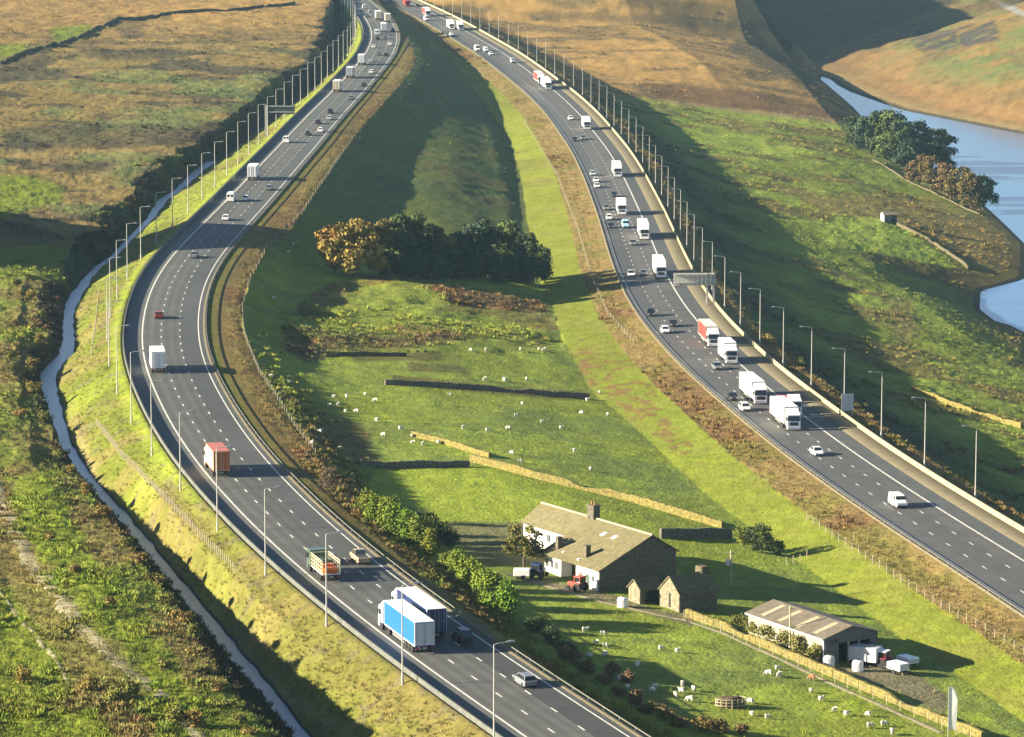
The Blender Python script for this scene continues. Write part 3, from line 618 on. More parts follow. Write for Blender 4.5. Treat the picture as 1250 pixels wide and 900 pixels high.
def lorry_kit(cabc, side, roof, rear, L=16.2, box=13.4, ht=4.05, artic=True, ribs=True, skel=None):
    k = Kit(); h = L / 2; W = 1.25
    cab(k, P[cabc], h, deflect=skel is None)
    y0, y1 = -h, -h + box
    c = k.part('chassis', DKMET); c.box(-.5, .5, y0 + .2, h - .6, .62, .95); c.box(-W + .1, W - .1, y0 + .02, y0 + .2, .45, .62)
    if skel is None:
        tb = k.part('trailer_body', side)
        tb.box(-W, W, y0, y1, 1.05, ht - .02)
        k.part('trailer_roof', roof).box(-W - .02, W + .02, y0 - .02, y1 + .02, ht - .02, ht + .05)
        for sx in (-1, 1):
            k.part('rear_door', rear).box(sx * .62 - .585, sx * .62 + .585, y0 - .035, y0 - .002, 1.12, ht - .12)
            fr = k.part('side_frame', roof); fr.box(sx * (W + .015) - .02, sx * (W + .015) + .02, y0 - .03, y0 + .10, 1.0, ht); fr.box(sx * (W + .015) - .02, sx * (W + .015) + .02, y0, y1, 1.0, 1.12)
            fr.box(sx * (W + .015) - .02, sx * (W + .015) + .02, y1 - .08, y1 + .01, 1.0, ht)
            gd = k.part('side_guard', STEEL)
            for z in (.5, .78): gd.box(sx * (W - .04) - .02, sx * (W - .04) + .02, y0 + 4.8, y1 - 3.6, z, z + .12)
            gd2 = k.part('locking_bar', STEEL)
            for xx in (.25, .95): gd2.tube((sx * xx, y0 - .06, 1.0), (sx * xx, y0 - .06, ht - .15), .03, .03, 5)
    else:
        fl = k.part('load_bed', P['pale grey']); fl.box(-W, W, y0, y1, 1.0, 1.15)
        cg = k.part('cage_frame', P['cream'])
        for sx in (-1, 1):
            yy = y0
            while yy <= y1 + .01:
                cg.box(sx * (W - .05) - .05, sx * (W - .05) + .05, yy - .05, yy + .05, 1.1, 2.9); yy += (y1 - y0) / 6
            for z in (1.5, 2.0, 2.5, 2.86): cg.box(sx * (W - .02) - .03, sx * (W - .02) + .03, y0, y1, z, z + .1)
        for z in (1.4, 2.0, 2.86): cg.box(-W, W, y1 - .04, y1 + .04, z, z + .1)
        hl = k.part('load_sheet', P['green']); hl.box(-W + .12, W - .12, y1 - 2.9, y1 - .1, 1.15, 2.35, .2)
        ld = k.part('load', P['orange'])
        for j in range(3): ld.box(-W + .2, W - .2, y0 + .15 + j * 1.25, y0 + 1.3 + j * 1.25, 1.15, 1.95 + .25 * (j == 1), .28)
    ax = [y0 + 1.6, y0 + 2.95, y0 + 4.3] if artic else [y0 + 1.6, y0 + 2.9]
    ax += [h - 4.6, h - 1.35] if artic else [h - 1.35]
    for yy in ax:
        for sx in (-1, 1): k.part('wheel', TYRE).wheel(sx * 1.02, yy, .5, .42)
    for sx in (-1, 1): k.part('tail_light', LAMPR).box(sx * .95 - .22, sx * .95 + .22, y0 - .01, y0 + .03, .68, .86)
    k.part('number_plate', P['cream']).box(-.26, .26, y0 - .02, y0 + .01, .7, .82)
    return k, L

PROTO = {}
def vehicle(kind, args, near):
    key = (kind, args, near)
    if key not in PROTO:
        fn = {'car': car_kit, 'pickup': pickup_kit, 'van': van_kit, 'lorry': lorry_kit}[kind]
        k, L = fn(**dict(args)) if isinstance(args, tuple) and args and isinstance(args[0], tuple) else fn(*args)
        nm = {'car': 'car', 'pickup': 'pickup_truck', 'van': 'van', 'lorry': 'lorry'}[kind]
        o = k.build(nm) if near else k.joined(nm)
        PROTO[key] = (o, L); return o, L
    o, L = PROTO[key]; return copy_tree(o), L
def place(road, px, py, kind, args, label, rear=True, group=None):
    z = 0.0
    for _ in range(3):
        X, Y = plane(px, py, z); z = float(road.Z(Y))
    s = F * math.sqrt(1) / (math.hypot(Y, HC)); near = s > 3.9
    o, L = vehicle(kind, args, near); hd = float(road.head(Y))
    off = max(-HALF + .9, min(HALF - .9, float(road.lat(X, Y)))); off = (math.floor((off + HALF) / 3.65) + .5) * 3.65 - HALF if kind == 'lorry' else off
    d = (L / 2) if rear else (L / 2)
    Yc = Y + d * math.cos(hd); x, y, zz = road.at(Yc, off); hd = float(road.head(Yc))
    o.location = (float(x), float(y), float(zz)); o.rotation_euler = (math.atan(float(np.interp(Yc, road.l.g, np.gradient(road.l.zz, road.l.g)))) * (1 if rear else -1), 0, -hd + (0 if rear else math.pi))
    tag(o, label, {'car': 'car', 'pickup': 'pickup', 'van': 'van', 'lorry': 'lorry'}[kind], group or ('vehicles on the west carriageway' if rear else 'vehicles on the east carriageway'))
    return o
K = lambda **a: tuple(sorted(a.items()))
RIGID = dict(L=9.5, box=7.2, artic=False)
wl = P['white']
LOR_WHITE = K(cabc='white', side=wl, roof=WHITEROOF, rear=wl); RIG_WHITE = K(cabc='white', side=wl, roof=WHITEROOF, rear=wl, **RIGID)
# west carriageway: seen from behind, nearest first
WEST_V = [
 (652, 843, 'car', K(col='grey', body='estate'), 'dark grey estate car alone in the outer lane behind the blue lorries'),
 (574, 789, 'car', K(col='black', body='suv'), 'black car in the shadow of the two blue lorries'),
 (525, 796, 'lorry', K(cabc='white', side=P['blue'], roof=WHITEROOF, rear=P['pale grey']), 'articulated lorry with bright blue curtain sides and pale grey rear doors'),
 (549, 782, 'lorry', K(cabc='white', side=P['navy'], roof=WHITEROOF, rear=P['navy']), 'articulated lorry with dark navy trailer overtaking the bright blue lorry'),
 (400, 709, 'lorry', K(cabc='green', side=wl, roof=wl, rear=wl, L=9.0, box=6.4, artic=False, skel=1), 'open caged lorry carrying an orange load'),
 (405, 690, 'car', K(col='grey', body='hatch'), 'dark grey car beside the open lorry with the orange load'),
 (447, 692, 'pickup', K(col='tan'), 'tan pickup truck in the outer lane beside the orange loaded lorry'),
 (267, 582, 'lorry', K(cabc='cream', side=P['cream'], roof=P['orange'], rear=P['orange'], L=10.5, box=8.0, artic=False, ht=4.1), 'box lorry with orange red rear and sunlit side in cream'),  # cream stands for sunlight on the side of an orange box
 (191, 456, 'lorry', RIG_WHITE, 'white box lorry alone on the bend, casting a long shadow across all lanes'),
 (194, 390, 'car', K(col='red', body='hatch'), 'small dark red car ahead of the white box lorry on the bend'),
 (236, 316, 'car', K(col='grey', body='saloon'), 'grey saloon car inside the broad shadow that crosses the carriageway'),
 (275, 270, 'car', K(col='white', body='hatch'), 'white hatchback just beyond the shadow crossing the carriageway'),
 (281, 247, 'van', K(col='white', L=5.4, tall=2.4), 'white van beside a small white car behind a white box lorry'),
 (299, 246, 'car', K(col='white', body='saloon'), 'small white car in the middle lane beside a white van'),
 (328, 233, 'car', K(col='grey', body='hatch'), 'grey car in the outer lane just past the white box lorry'),
 (304, 221, 'lorry', RIG_WHITE, 'white box lorry near the foot of the two lamps before the sign gantry'),
 (349, 175, 'van', K(col='white', L=5.0, tall=2.0), 'small white van passing the dark cantilever sign'),
 (376, 166, 'car', K(col='black', body='hatch'), 'black car behind the bright white car near the cantilever sign'),
 (391, 162, 'car', K(col='white', body='hatch'), 'bright white car in the outer lane near the cantilever sign'),
 (388, 152, 'car', K(col='black', body='saloon'), 'black saloon car in the middle lane above the cantilever sign'),
 (401.5, 147, 'car', K(col='silver', body='saloon'), 'silver car in the outer lane above the cantilever sign'),
 (403, 139, 'car', K(col='black', body='suv'), 'black tall car ahead of the silver car near the cantilever sign'),
 (428, 122, 'car', K(col='grey', body='hatch'), 'grey car in the outer lane beside the tan backed lorry'),
 (410, 113, 'lorry', K(cabc='white', side=P['pale grey'], roof=WHITEROOF, rear=P['cream'], **RIGID), 'pale box lorry with a cream back, nearest of the far queue of lorries'),
 (444, 106, 'car', K(col='black', body='hatch'), 'black car in the outer lane between the tan backed and grey lorries'),
 (428, 96, 'lorry', K(cabc='white', side=P['grey'], roof=WHITEROOF, rear=P['silver'], **RIGID), 'grey box lorry with a white roof in the far queue'),
 (453, 90, 'car', K(col='white', body='estate'), 'white car level with the grey box lorry'),
 (439, 80, 'lorry', RIG_WHITE, 'bright white box lorry ahead of the grey box lorry in the far queue'),
 (453, 76, 'car', K(col='silver', body='hatch'), 'silver car level with the bright white box lorry of the far queue'),
 (471, 69, 'car', K(col='black', body='hatch'), 'dark car close to the median at the far bend, outer lane'),
 (462, 68, 'car', K(col='grey', body='saloon'), 'dark grey car in the middle lane at the far bend'),
 (456, 59, 'car', K(col='white', body='saloon'), 'white car at the inside of the far bend'),
 (476, 56, 'car', K(col='white', body='hatch'), 'white car at the outside of the far bend by the median'),
 (461, 49, 'car', K(col='black', body='saloon'), 'dark car entering the far bend behind a white van'),
 (470, 48, 'car', K(col='grey', body='estate'), 'dark estate car in the middle lane of the far bend'),
 (460, 43, 'van', K(col='white', L=5.4, tall=2.4), 'white van at the tightest point of the far bend'),
 (469, 40, 'lorry', RIG_WHITE, 'white box lorry broadside at the far bend'),
 (480, 39, 'car', K(col='black', body='suv'), 'black car at the median beside the broadside white lorry'),
 (472, 28, 'lorry', K(cabc='white', side=P['cream'], roof=WHITEROOF, rear=P['cream'], **RIGID), 'cream box lorry close to the median near the top of the picture'),
 (461, 25, 'lorry', K(cabc='white', side=wl, roof=WHITEROOF, rear=P['cream'], L=10.5, box=8.2, artic=False, ht=4.2), 'white box lorry with cream doors near the top of the picture'),
 (448, 21, 'car', K(col='grey', body='hatch'), 'dark car to the left of the white lorry near the top of the picture'),
 (452, 15, 'car', K(col='silver', body='estate'), 'silver car between the van and the lorry at the top of the picture'),
 (445, 11, 'van', K(col='white', L=5.0, tall=2.0), 'topmost white van on the left carriageway'),
]
for x, y, kind, a, lab in WEST_V: place(WEST, x, y, kind, a, lab, True)
EAST_V = [
 (1101, 621, 'van', K(col='white', L=5.0, tall=2.0), 'white van nearest to the right edge on the right carriageway'),
 (1000, 557, 'car', K(col='white', body='saloon'), 'white saloon car following the nearest white van on the right carriageway'),
 (963, 526, 'lorry', LOR_WHITE, 'nearer of two white articulated lorries driving side by side'),
 (986, 509, 'lorry', K(cabc='white', side=P['pink red'], roof=P['pink red'], rear=wl, L=12, box=9.2, ht=2.3), 'white cabbed lorry with a low red trailer alongside a white lorry'),
 (925, 494, 'lorry', LOR_WHITE, 'white articulated lorry in the middle lane behind the pair side by side'),
 (911, 502, 'car', K(col='white', body='hatch'), 'white hatchback in the outer lane beside the third white lorry'),
 (896, 489, 'car', K(col='black', body='saloon'), 'dark car in the outer lane behind a white hatchback'),
 (887, 445, 'lorry', K(cabc='white', side=wl, roof=WHITEROOF, rear=wl, L=10.5, box=8.2, artic=False, ht=4.2), 'white box lorry closely ahead of the red sided lorry'),
 (877, 452, 'car', K(col='grey', body='hatch'), 'dark grey car beside the white box lorry, outer side'),
 (869, 424, 'lorry', K(cabc='white', side=P['pink red'], roof=TARP, rear=P['pink red']), 'articulated lorry with red trailer and white cab below the big sign gantry'),
 (813, 407, 'car', K(col='white', body='estate'), 'white estate car near the outer edge, left of the red trailer'),
 (823, 399, 'car', K(col='black', body='hatch'), 'black car just behind the white estate car'),
 (795, 386, 'car', K(col='black', body='suv'), 'black tall car in the outer lane above the white estate car'),
 (807, 340, 'lorry', LOR_WHITE, 'white articulated lorry close to the big sign gantry'),
 (771, 338, 'car', K(col='white', body='hatch'), 'white car in the tree shadow at the outer edge of the carriageway'),
 (786, 337, 'car', K(col='grey', body='saloon'), 'grey car between the white car and the lorry in the tree shadow'),
 (773, 300, 'car', K(col='grey', body='hatch'), 'dark grey car below the tall white lorry, middle lane'),
 (786, 293, 'lorry', LOR_WHITE, 'tall white lorry in the inside lane above the tree shadow'),
 (764, 279, 'van', K(col='pale blue', L=5.2, tall=2.1), 'pale blue van in the middle lane'),
 (746, 279, 'car', K(col='black', body='hatch'), 'dark car at the outer edge beside the pale blue van'),
 (744, 269, 'car', K(col='white', body='estate'), 'white car in the outer lane behind the dark car'),
 (757, 263, 'lorry', RIG_WHITE, 'small white box lorry directly behind the pale blue van'),
 (740, 257, 'car', K(col='grey', body='saloon'), 'grey car in the outer lane level with the small white box lorry'),
 (750, 241, 'car', K(col='black', body='saloon'), 'black saloon alone in the middle lane'),
 (729, 230, 'car', K(col='white', body='hatch'), 'front white car of three in a row at the outer edge'),
 (728, 223, 'car', K(col='white', body='saloon'), 'middle white car of three in a row at the outer edge'),
 (724, 215, 'car', K(col='silver', body='estate'), 'rear silver car of three in a row at the outer edge'),
 (756, 217, 'lorry', K(cabc='white', side=P['pale grey'], roof=WHITEROOF, rear=wl, L=12, box=9.2), 'white cabbed lorry with a pale grey trailer in the inside lane'),
 (712, 171, 'car', K(col='grey', body='hatch'), 'grey car below the white lorry at the start of the long bend'),
 (702, 173, 'car', K(col='black', body='saloon'), 'dark car at the outer edge at the start of the long bend'),
 (718, 159, 'lorry', RIG_WHITE, 'white box lorry at the start of the long bend'),
 (697, 147, 'car', K(col='white', body='hatch'), 'white hatchback left of the white lorry at the long bend'),
 (672, 110, 'lorry', LOR_WHITE, 'white articulated lorry leading a red and white one'),
 (661, 103, 'lorry', K(cabc='white', side=P['pink red'], roof=WHITEROOF, rear=wl), 'red sided lorry tight behind a white articulated lorry'),
 (627, 77, 'van', K(col='silver', L=5.0, tall=2.0), 'silver van alone in the inside lane on the far straight'),
 (600, 67, 'car', K(col='white', body='hatch'), 'white car ahead of two white vans on the far straight'),
 (594, 63, 'van', K(col='white', L=5.0, tall=2.0), 'right hand white van of two side by side on the far straight'),
 (583, 62, 'van', K(col='white', L=5.6, tall=2.5), 'left hand taller white van of two side by side on the far straight'),
 (563, 37, 'lorry', RIG_WHITE, 'right hand white lorry of two side by side at the far end'),
 (548, 36, 'lorry', K(cabc='white', side=wl, roof=WHITEROOF, rear=P['cream'], L=10.5, box=8.2, artic=False, ht=4.2), 'left hand white lorry of two side by side at the far end'),
 (551, 43, 'car', K(col='white', body='estate'), 'white car just ahead of the two white lorries at the far end'),
 (521, 25, 'van', K(col='white', L=5.4, tall=2.4), 'white van in front of a red lorry at the far end'),
 (527, 20, 'lorry', K(cabc='white', side=P['pink red'], roof=WHITEROOF, rear=wl, L=12, box=9.2), 'red and white lorry behind a white van at the far end'),
 (512, 9, 'car', K(col='black', body='suv'), 'dark car beside the topmost red lorry'),
 (500, 8, 'lorry', K(cabc='pink red', side=P['pink red'], roof=P['pink red'], rear=P['pink red'], **RIGID), 'topmost red lorry on the right carriageway'),
]
for x, y, kind, a, lab in EAST_V: place(EAST, x, y, kind, a, lab, False)

# ------------------------------------------------------------------ lamp columns, one row along each carriageway
def ordinal(n): return str(n) + ('th' if 10 <= n % 100 <= 20 else {1: 'st', 2: 'nd', 3: 'rd'}.get(n % 10, 'th'))
def lamp_proto(name):
    r = empty(name, (0, 0, 0))
    c = MB(); c.tube((0, 0, -.6), (0, 0, 1.3), .17, .16, 10); c.tube((0, 0, 1.3), (0, 0, 12), .105, .065, 8); link('column', c.mesh('column', STEEL), r)
    a = MB(); a.path([(0, 0, 11.8), (.05, 0, 12.02), (.5, 0, 12.12), (1.7, 0, 12.2)], .055); link('arm', a.mesh('arm', STEEL), r)
    l_ = MB(); l_.rings([[(1.5, -.12, 12.12), (1.5, .12, 12.12), (1.5, .1, 12.27), (1.5, -.1, 12.27)], [(2.0, -.2, 12.14), (2.0, .2, 12.14), (2.0, .16, 12.36), (2.0, -.16, 12.36)], [(2.5, -.1, 12.2), (2.5, .1, 12.2), (2.5, .08, 12.32), (2.5, -.08, 12.32)]]); hd = link('lantern', l_.mesh('lantern', CHROME), r)
    return r
LP = lamp_proto('street_lamp'); first = True
def lamp(x, y, z, rz, lab, grp):
    global first
    o = LP if first else copy_tree(LP); first = False
    o.location = (x, y, z); o.rotation_euler = (0, 0, rz); tag(o, lab, 'street lamp', grp)
n = 0; Y = 412.0
while Y < 1900:
    X, y_, _ = WEST.at(Y, -(WEDGE + float(np.interp(Y, [412, 560, 660, 900], [2.0, 2.4, 3.2, 3.6])))); n += 1
    lamp(float(X), float(y_), float(H(X, y_)), -float(WEST.head(Y)), 'slim lamp column left of the left carriageway, %s counting up from the bottom' % ordinal(n), 'lamp columns along the left carriageway')
    Y += 31.0
n = 0; Y = 601.0
while Y < 2150:
    X, y_, _ = EAST.at(Y, HALF + 8.6); n += 1
    lamp(float(X), float(y_), float(H(X, y_)), math.pi - float(EAST.head(Y)), 'slim lamp column right of the right carriageway, %s counting up from the right edge' % ordinal(n), 'lamp columns along the right carriageway')
    Y += 31.5

# ------------------------------------------------------------------ barriers
CONC = mat('barrier_concrete', (.28, .245, .145), .85, vary=.2, scale=.7)
def barrier(name, road, off, prof, Y0, Y1, m, label, posts=None):
    Ys = np.arange(Y0, Y1, 4.0); b = MB(); R = []
    for Y in Ys:
        h_ = float(road.head(Y)); R.append([(float(road.X(Y)) + (off + o) * math.cos(h_), Y - (off + o) * math.sin(h_), float(road.Z(Y)) + z) for o, z in prof])
    b.rings(R); o = link(name, b.mesh(name, m)); return tag(o, label, 'barrier')
barrier('safety_barrier', EAST, HALF + 6.95, [(-.16, -.25), (.16, -.25), (.12, .88), (-.08, .88)], 420, 2400, CONC, 'pale concrete safety barrier along the right side of the right carriageway')
barrier('safety_barrier', WEST, -WEDGE - .25, [(-.18, -.4), (.18, -.4), (.10, .92), (-.10, .92)], 395, 2200, mat('weathered_barrier', (.10, .105, .09), .8, vary=.25, scale=.8), 'weathered grey safety barrier along the left side of the left carriageway')
def rail(road, off, Y0, Y1, label):
    r = empty('guard_rail', (float(road.X(700)), 700, float(road.Z(700)))); ox = r.location.copy()
    b = MB(); Ys = np.arange(Y0, Y1, 4.0); R = []
    for Y in Ys:
        h_ = float(road.head(Y)); R.append([(float(road.X(Y)) + (off + o) * math.cos(h_) - ox.x, Y - (off + o) * math.sin(h_) - ox.y, float(road.Z(Y)) + z - ox.z) for o, z in [(-.03, .50), (.03, .50), (.04, .56), (.03, .63), (-.03, .63), (-.04, .56)]])
    b.rings(R); link('rail', b.mesh('rail', mat('dull_rail', (.14, .135, .11), .6, .2, .15)), r)
    p0 = None; Y = Y0; c = 0
    while Y < Y1 and c < 100:
        h_ = float(road.head(Y))
        if p0 is None: q = MB(); q.box(-.05, .05, -.05, .05, -.4, .5); p0 = link('post', q.mesh('post', STEEL), r); p = p0
        else: p = p0.copy(); COL.objects.link(p); p.parent = r
        p.location = (float(road.X(Y)) + (off + .09) * math.cos(h_) - ox.x, Y - (off + .09) * math.sin(h_) - ox.y, float(road.Z(Y)) - ox.z); Y += 4.8 if Y < 760 else 14; c += 1
    return tag(r, label, 'guard rail')
rail(WEST, HALF + 1.5, 400, 1900, 'steel guard rail on the median side of the left carriageway')
rail(EAST, -HALF - 1.45, 480, 2100, 'steel guard rail on the median side of the right carriageway')

# ------------------------------------------------------------------ sign gantries
def on_road(road, px, py):
    z = 0.0
    for _ in range(3):
        X, Y = plane(px, py, z); z = float(road.Z(Y))
    return X, Y
# right: pale cantilever sign seen from behind, two legs outside the barrier
g = ground(871, 374); x0, y0 = float(g[0]), float(g[1]); hg = float(EAST.head(y0))
r = empty('sign_gantry', (float(x0), float(y0), float(H(x0, y0))), -hg)
b = MB(); b.box(-.22, .22, -.3, .3, -1, 7.6); b.box(-1.7, -1.3, -.3, .3, -1, 7.6); link('leg', b.mesh('leg', STEEL), r)
b = MB()
for z in (5.2, 7.2): b.box(-9.0, .3, -.15, .15, z, z + .25)
for k in range(9): b.box(-9.0 + k * 1.02, -8.85 + k * 1.02, -.45, -.2, 4.9, 7.6)
link('truss', b.mesh('truss', STEEL), r)
b = MB(); b.box(-9.2, .4, .2, .34, 4.8, 7.7); link('sign_panel', b.mesh('sign_panel', mat('sign_back', (.55, .54, .48), .5, vary=.15)), r)
tag(r, 'pale ribbed back of a big cantilever road sign on two legs beside the right carriageway', 'sign gantry')
g = ground(336, 160); Yg = g[1]; hg = float(WEST.head(Yg)); x0, y0, z0 = WEST.at(Yg, -WEDGE - 4.8)
r = empty('sign_gantry', (float(x0), float(y0), float(H(x0, y0))), -hg)
b = MB(); b.box(-.45, .45, -.3, .3, -1, 9.2); link('leg', b.mesh('leg', STEEL), r)
b = MB(); b.box(.4, 8.6, -.2, .0, 7.0, 7.25); b.box(.4, 8.6, -.2, .0, 8.8, 9.05); link('boom', b.mesh('boom', STEEL), r)
b = MB(); b.box(.7, 8.8, .02, .3, 6.5, 9.2); link('sign_panel', b.mesh('sign_panel', mat('dark_sign', (.035, .05, .045), .5)), r)
tag(r, 'dark cantilever sign on a single pale leg beside the left carriageway', 'sign gantry')
g = ground(1017, 508); x0, y0, z0 = EAST.at(g[1], HALF + 8.6)
r = empty('road_sign', (float(x0), float(y0) - 1.0, float(H(x0, y0))), -float(EAST.head(g[1])))
for sx in (-.9, .9): b = MB(); b.tube((sx, 0, -.6), (sx, 0, 2.2), .07, .07, 6); link('post', b.mesh('post', STEEL), r)
b = MB(); b.box(-1.15, 1.15, -.06, .0, .9, 4.1); link('sign_panel', b.mesh('sign_panel', mat('sign_back', (.55, .54, .48), .5)), r)
tag(r, 'pale rectangular back of a road sign at the foot of a lamp column', 'road sign')

# ------------------------------------------------------------------ stone walls, tracks and fences
def STONE(name, c): return mat(name, c, .9, vary=.6, scale=2.6, spec=.15, bump=.08)
S_GOLD = STONE('sunlit_gritstone', (.16, .135, .042)); S_DARK = STONE('dark_gritstone', (.12, .11, .085)); S_GREY = STONE('grey_stone', (.10, .088, .052))  # golden walls carry the tone of their sunlit faces in the stone colour
def trace(pts, step=1.2):
    G = [ground(*p) for p in pts]; out = []
    for a, b in zip(G[:-1], G[1:]):
        n = max(1, int(np.hypot(b[0] - a[0], b[1] - a[1]) / step))
        for i in range(n): t = i / n; out.append((a[0] + (b[0] - a[0]) * t, a[1] + (b[1] - a[1]) * t))
    out.append((G[-1][0], G[-1][1])); return out
def stone_wall(pts, h, m, label, th=.55):
    P_ = trace(pts, .55); b = MB(); R = []; rr = random.Random(len(P_))
    for i, (x, y) in enumerate(P_):
        x1, y1 = P_[min(i + 1, len(P_) - 1)]; x0, y0 = P_[max(i - 1, 0)]; d = math.hypot(x1 - x0, y1 - y0) or 1
        nx, ny = (y1 - y0) / d, -(x1 - x0) / d; z = float(H(x, y)); hh = h * .85 * (1 + .05 * math.sin(i * .11) + .05 * math.sin(i * .37 + 1)) + rr.uniform(-.09, .06) - .4 * h * max(0, math.sin(i * .083 + len(pts)) - .86) / .14; t = th * .5 * (1 + rr.uniform(-.06, .06)); j = rr.uniform(-.03, .03)
        R.append([(x + nx * (o + j), y + ny * (o + j), zz) for o, zz in ((-t, z - .5), (t, z - .5), (t * .86, z + hh * .86), (t * .8, z + hh), (-t * .8, z + hh), (-t * .86, z + hh * .86))])
    b.rings(R); o = link('stone_wall', b.mesh('stone_wall', m)); return tag(o, label, 'stone wall', 'dry stone walls around the fields')
stone_wall([(503,533),(545,543),(598,559)], 1.15, S_GOLD, 'short sunlit yellow wall among the sheep in the middle pasture')
stone_wall([(574,564),(660,586),(760,610),(882,645)], 1.45, S_GOLD, 'long sunlit yellow wall running down to the farmhouse field')
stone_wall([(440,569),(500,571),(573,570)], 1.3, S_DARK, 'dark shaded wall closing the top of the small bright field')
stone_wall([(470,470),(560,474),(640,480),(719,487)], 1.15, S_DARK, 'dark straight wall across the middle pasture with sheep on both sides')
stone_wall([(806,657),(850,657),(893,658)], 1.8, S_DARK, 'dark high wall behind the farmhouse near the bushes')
stone_wall([(838,753),(882,768),(960,802),(1050,841),(1150,884),(1200,904)], 1.3, S_GOLD, 'sunlit yellow wall along the farm lane below the barn')
stone_wall([(1113,477),(1150,491),(1190,504),(1247,523)], 1.2, S_GOLD, 'sunlit wall right of the embankment shadow at the right edge')
stone_wall([(1088,271),(1130,292),(1182,329)], 1.2, S_GREY, 'pale wall running from the small hut towards the reservoir')
stone_wall([(385,433),(440,434),(496,435)], .9, S_GREY, 'low wall at the foot of the brown rushes in the middle pasture')
stone_wall([(0,79),(60,58),(95,48),(140,25),(205,18),(290,13),(360,5)], 1.5, S_GREY, 'moorland wall winding across the top left slope')
stone_wall([(1066,196),(1110,223),(1180,256),(1196,262)], .6, S_GREY, 'pale wall at the foot of the reservoir trees')
WOOD = mat('weathered_wood', (.36, .31, .20), .85, vary=.25, scale=3); WIRE = mat('fence_wire', (.22, .21, .19), .5, .5)
def fence(pts, step, h, label, r=.06, rails=(.5, .95), m=WOOD, mx=100):
    P_ = trace(pts, step)[:mx]; x0, y0 = P_[0]; root = empty('wire_fence', (x0, y0, float(H(x0, y0)))); o0 = Vector(root.location)
    b = MB(); b.tube((0, 0, -.4), (0, 0, h), r, r * .9, 6); me_ = b.mesh('post', m); W = MB(); prev = None
    for k, (x, y) in enumerate(P_):
        p = link('post', me_, root); z = float(H(x, y)); p.location = (x - o0.x, y - o0.y, z - o0.z); p.scale = (1, 1, random.uniform(.92, 1.08)); cur = Vector(p.location)
        if prev is not None:
            for zz in rails: W.tube(prev + Vector((0, 0, zz * h)), cur + Vector((0, 0, zz * h)), .014, .014, 4)
        prev = cur
    link('wire', W.mesh('wire', WIRE), root); return tag(root, label, 'fence', 'wire fences with wooden posts')
fence([(118,520),(150,560),(200,610),(250,662),(308,718)], 1.35, 1.25, 'close boarded post fence between the stream and the left carriageway', r=.075)
fence([(430,172),(368,262),(326,304),(306,340),(296,376),(297,402)], 8.0, 1.2, 'upper part of the fence along the embankment edge inside the bend')
fence([(297,404),(303,424),(316,455),(339,489),(356,517),(385,556)], 3.5, 1.2, 'lower part of the fence along the embankment edge inside the bend')
fence([(835,756),(880,772),(960,807),(1050,847),(1150,890),(1185,905)], 3.0, 1.25, 'post fence in front of the sunlit lane wall')
fence([(985,636),(1040,672),(1100,712),(1180,760),(1250,800)], 3.4, 1.2, 'fence between bright slope and brown verge at the lower right')
fence([(640,150),(680,215),(705,280),(722,340),(742,385),(800,450),(870,530),(940,598),(985,635)], 5.5, 1.15, 'long fence between valley slope and right carriageway verge', mx=100)
fence([(960,690),(985,680),(1010,671),(1042,661)], 2.4, 1.2, 'short fence beside the small dull green paddock')
fence([(112,435),(117,398),(121,360)], 4, 1.3, 'short pale fence beside the stream on the bend', r=.09)
def track(name, pts, wd, m, col, off=.05):
    P_ = trace(pts, 1.5); V = []; Fc = []; 
    for i, (x, y) in enumerate(P_):
        x1, y1 = P_[min(i + 1, len(P_) - 1)]; x0, y0 = P_[max(i - 1, 0)]; d = math.hypot(x1 - x0, y1 - y0) or 1; nx, ny = (y1 - y0) / d, -(x1 - x0) / d; w2 = wd * .5 * (1 + .18 * math.sin(i * .9) + random.uniform(-.1, .1))
        for k, o in enumerate((-1, -.5, 0, .5, 1)): xx, yy = x + nx * o * w2, y + ny * o * w2; V.append((xx, yy, float(H(xx, yy)) + off + .05 * (1 - abs(o)) - (.12 if abs(o) == 1 else 0)))
        if i:
            n = i * 5
            for k in range(4): Fc.append((n - 5 + k, n - 4 + k, n + 1 + k, n + k))
    structure(link(name, new_mesh(name, V, Fc, [m], smooth=True)))
GRAVEL = mat('gravel_track', (.25, .225, .14), .95, vary=.35, scale=1.2, spec=.1, bump=.05)
track('farm_track', [(-8,585),(12,640),(45,700),(85,745),(125,790),(170,830),(215,862),(250,910)], 2.8, GRAVEL, None, .03)
track('field_path', [(-10,712),(50,785),(86,834)], .9, GRAVEL, None, .03)
track('farm_lane', [(655,712),(735,735),(800,750),(836,757),(882,772),(960,808),(1050,850),(1150,895)], 1.6, GRAVEL, None, .02)

# ------------------------------------------------------------------ farm buildings
def gable_house(name, rz, px, py, lift=0.0):
    g = ground(px, py); r = empty(name, (float(g[0]), float(g[1]), float(g[2]) + lift), rz); return r
WHITEW = mat('whitewash', (.74, .73, .68), .85, vary=.08, scale=.8); RUBBLE = STONE('rubble_stone', (.11, .098, .072)); SUNLITST = STONE('sunlit_stone', (.185, .165, .11)); SLATE = mat('stone_slates', (.138, .122, .060), .85, vary=.30, scale=1.4, spec=.25, bump=.04); MOSS = mat('mossy_slates', (.12, .105, .05), .9, vary=.4, scale=1.5, bump=.05); DARKIN = mat('dark_opening', (.02, .018, .015), .9)
def slab(b, p0, p1, p2, p3, th=.16):
    A = [Vector(p) for p in (p0, p1, p2, p3)]; n = (A[1] - A[0]).cross(A[3] - A[0]).normalized(); n = n if n.z > 0 else -n
    b.rings([[a for a in A], [a + n * th for a in A]])
r = gable_house('farmhouse', math.radians(32.7), 732, 723)
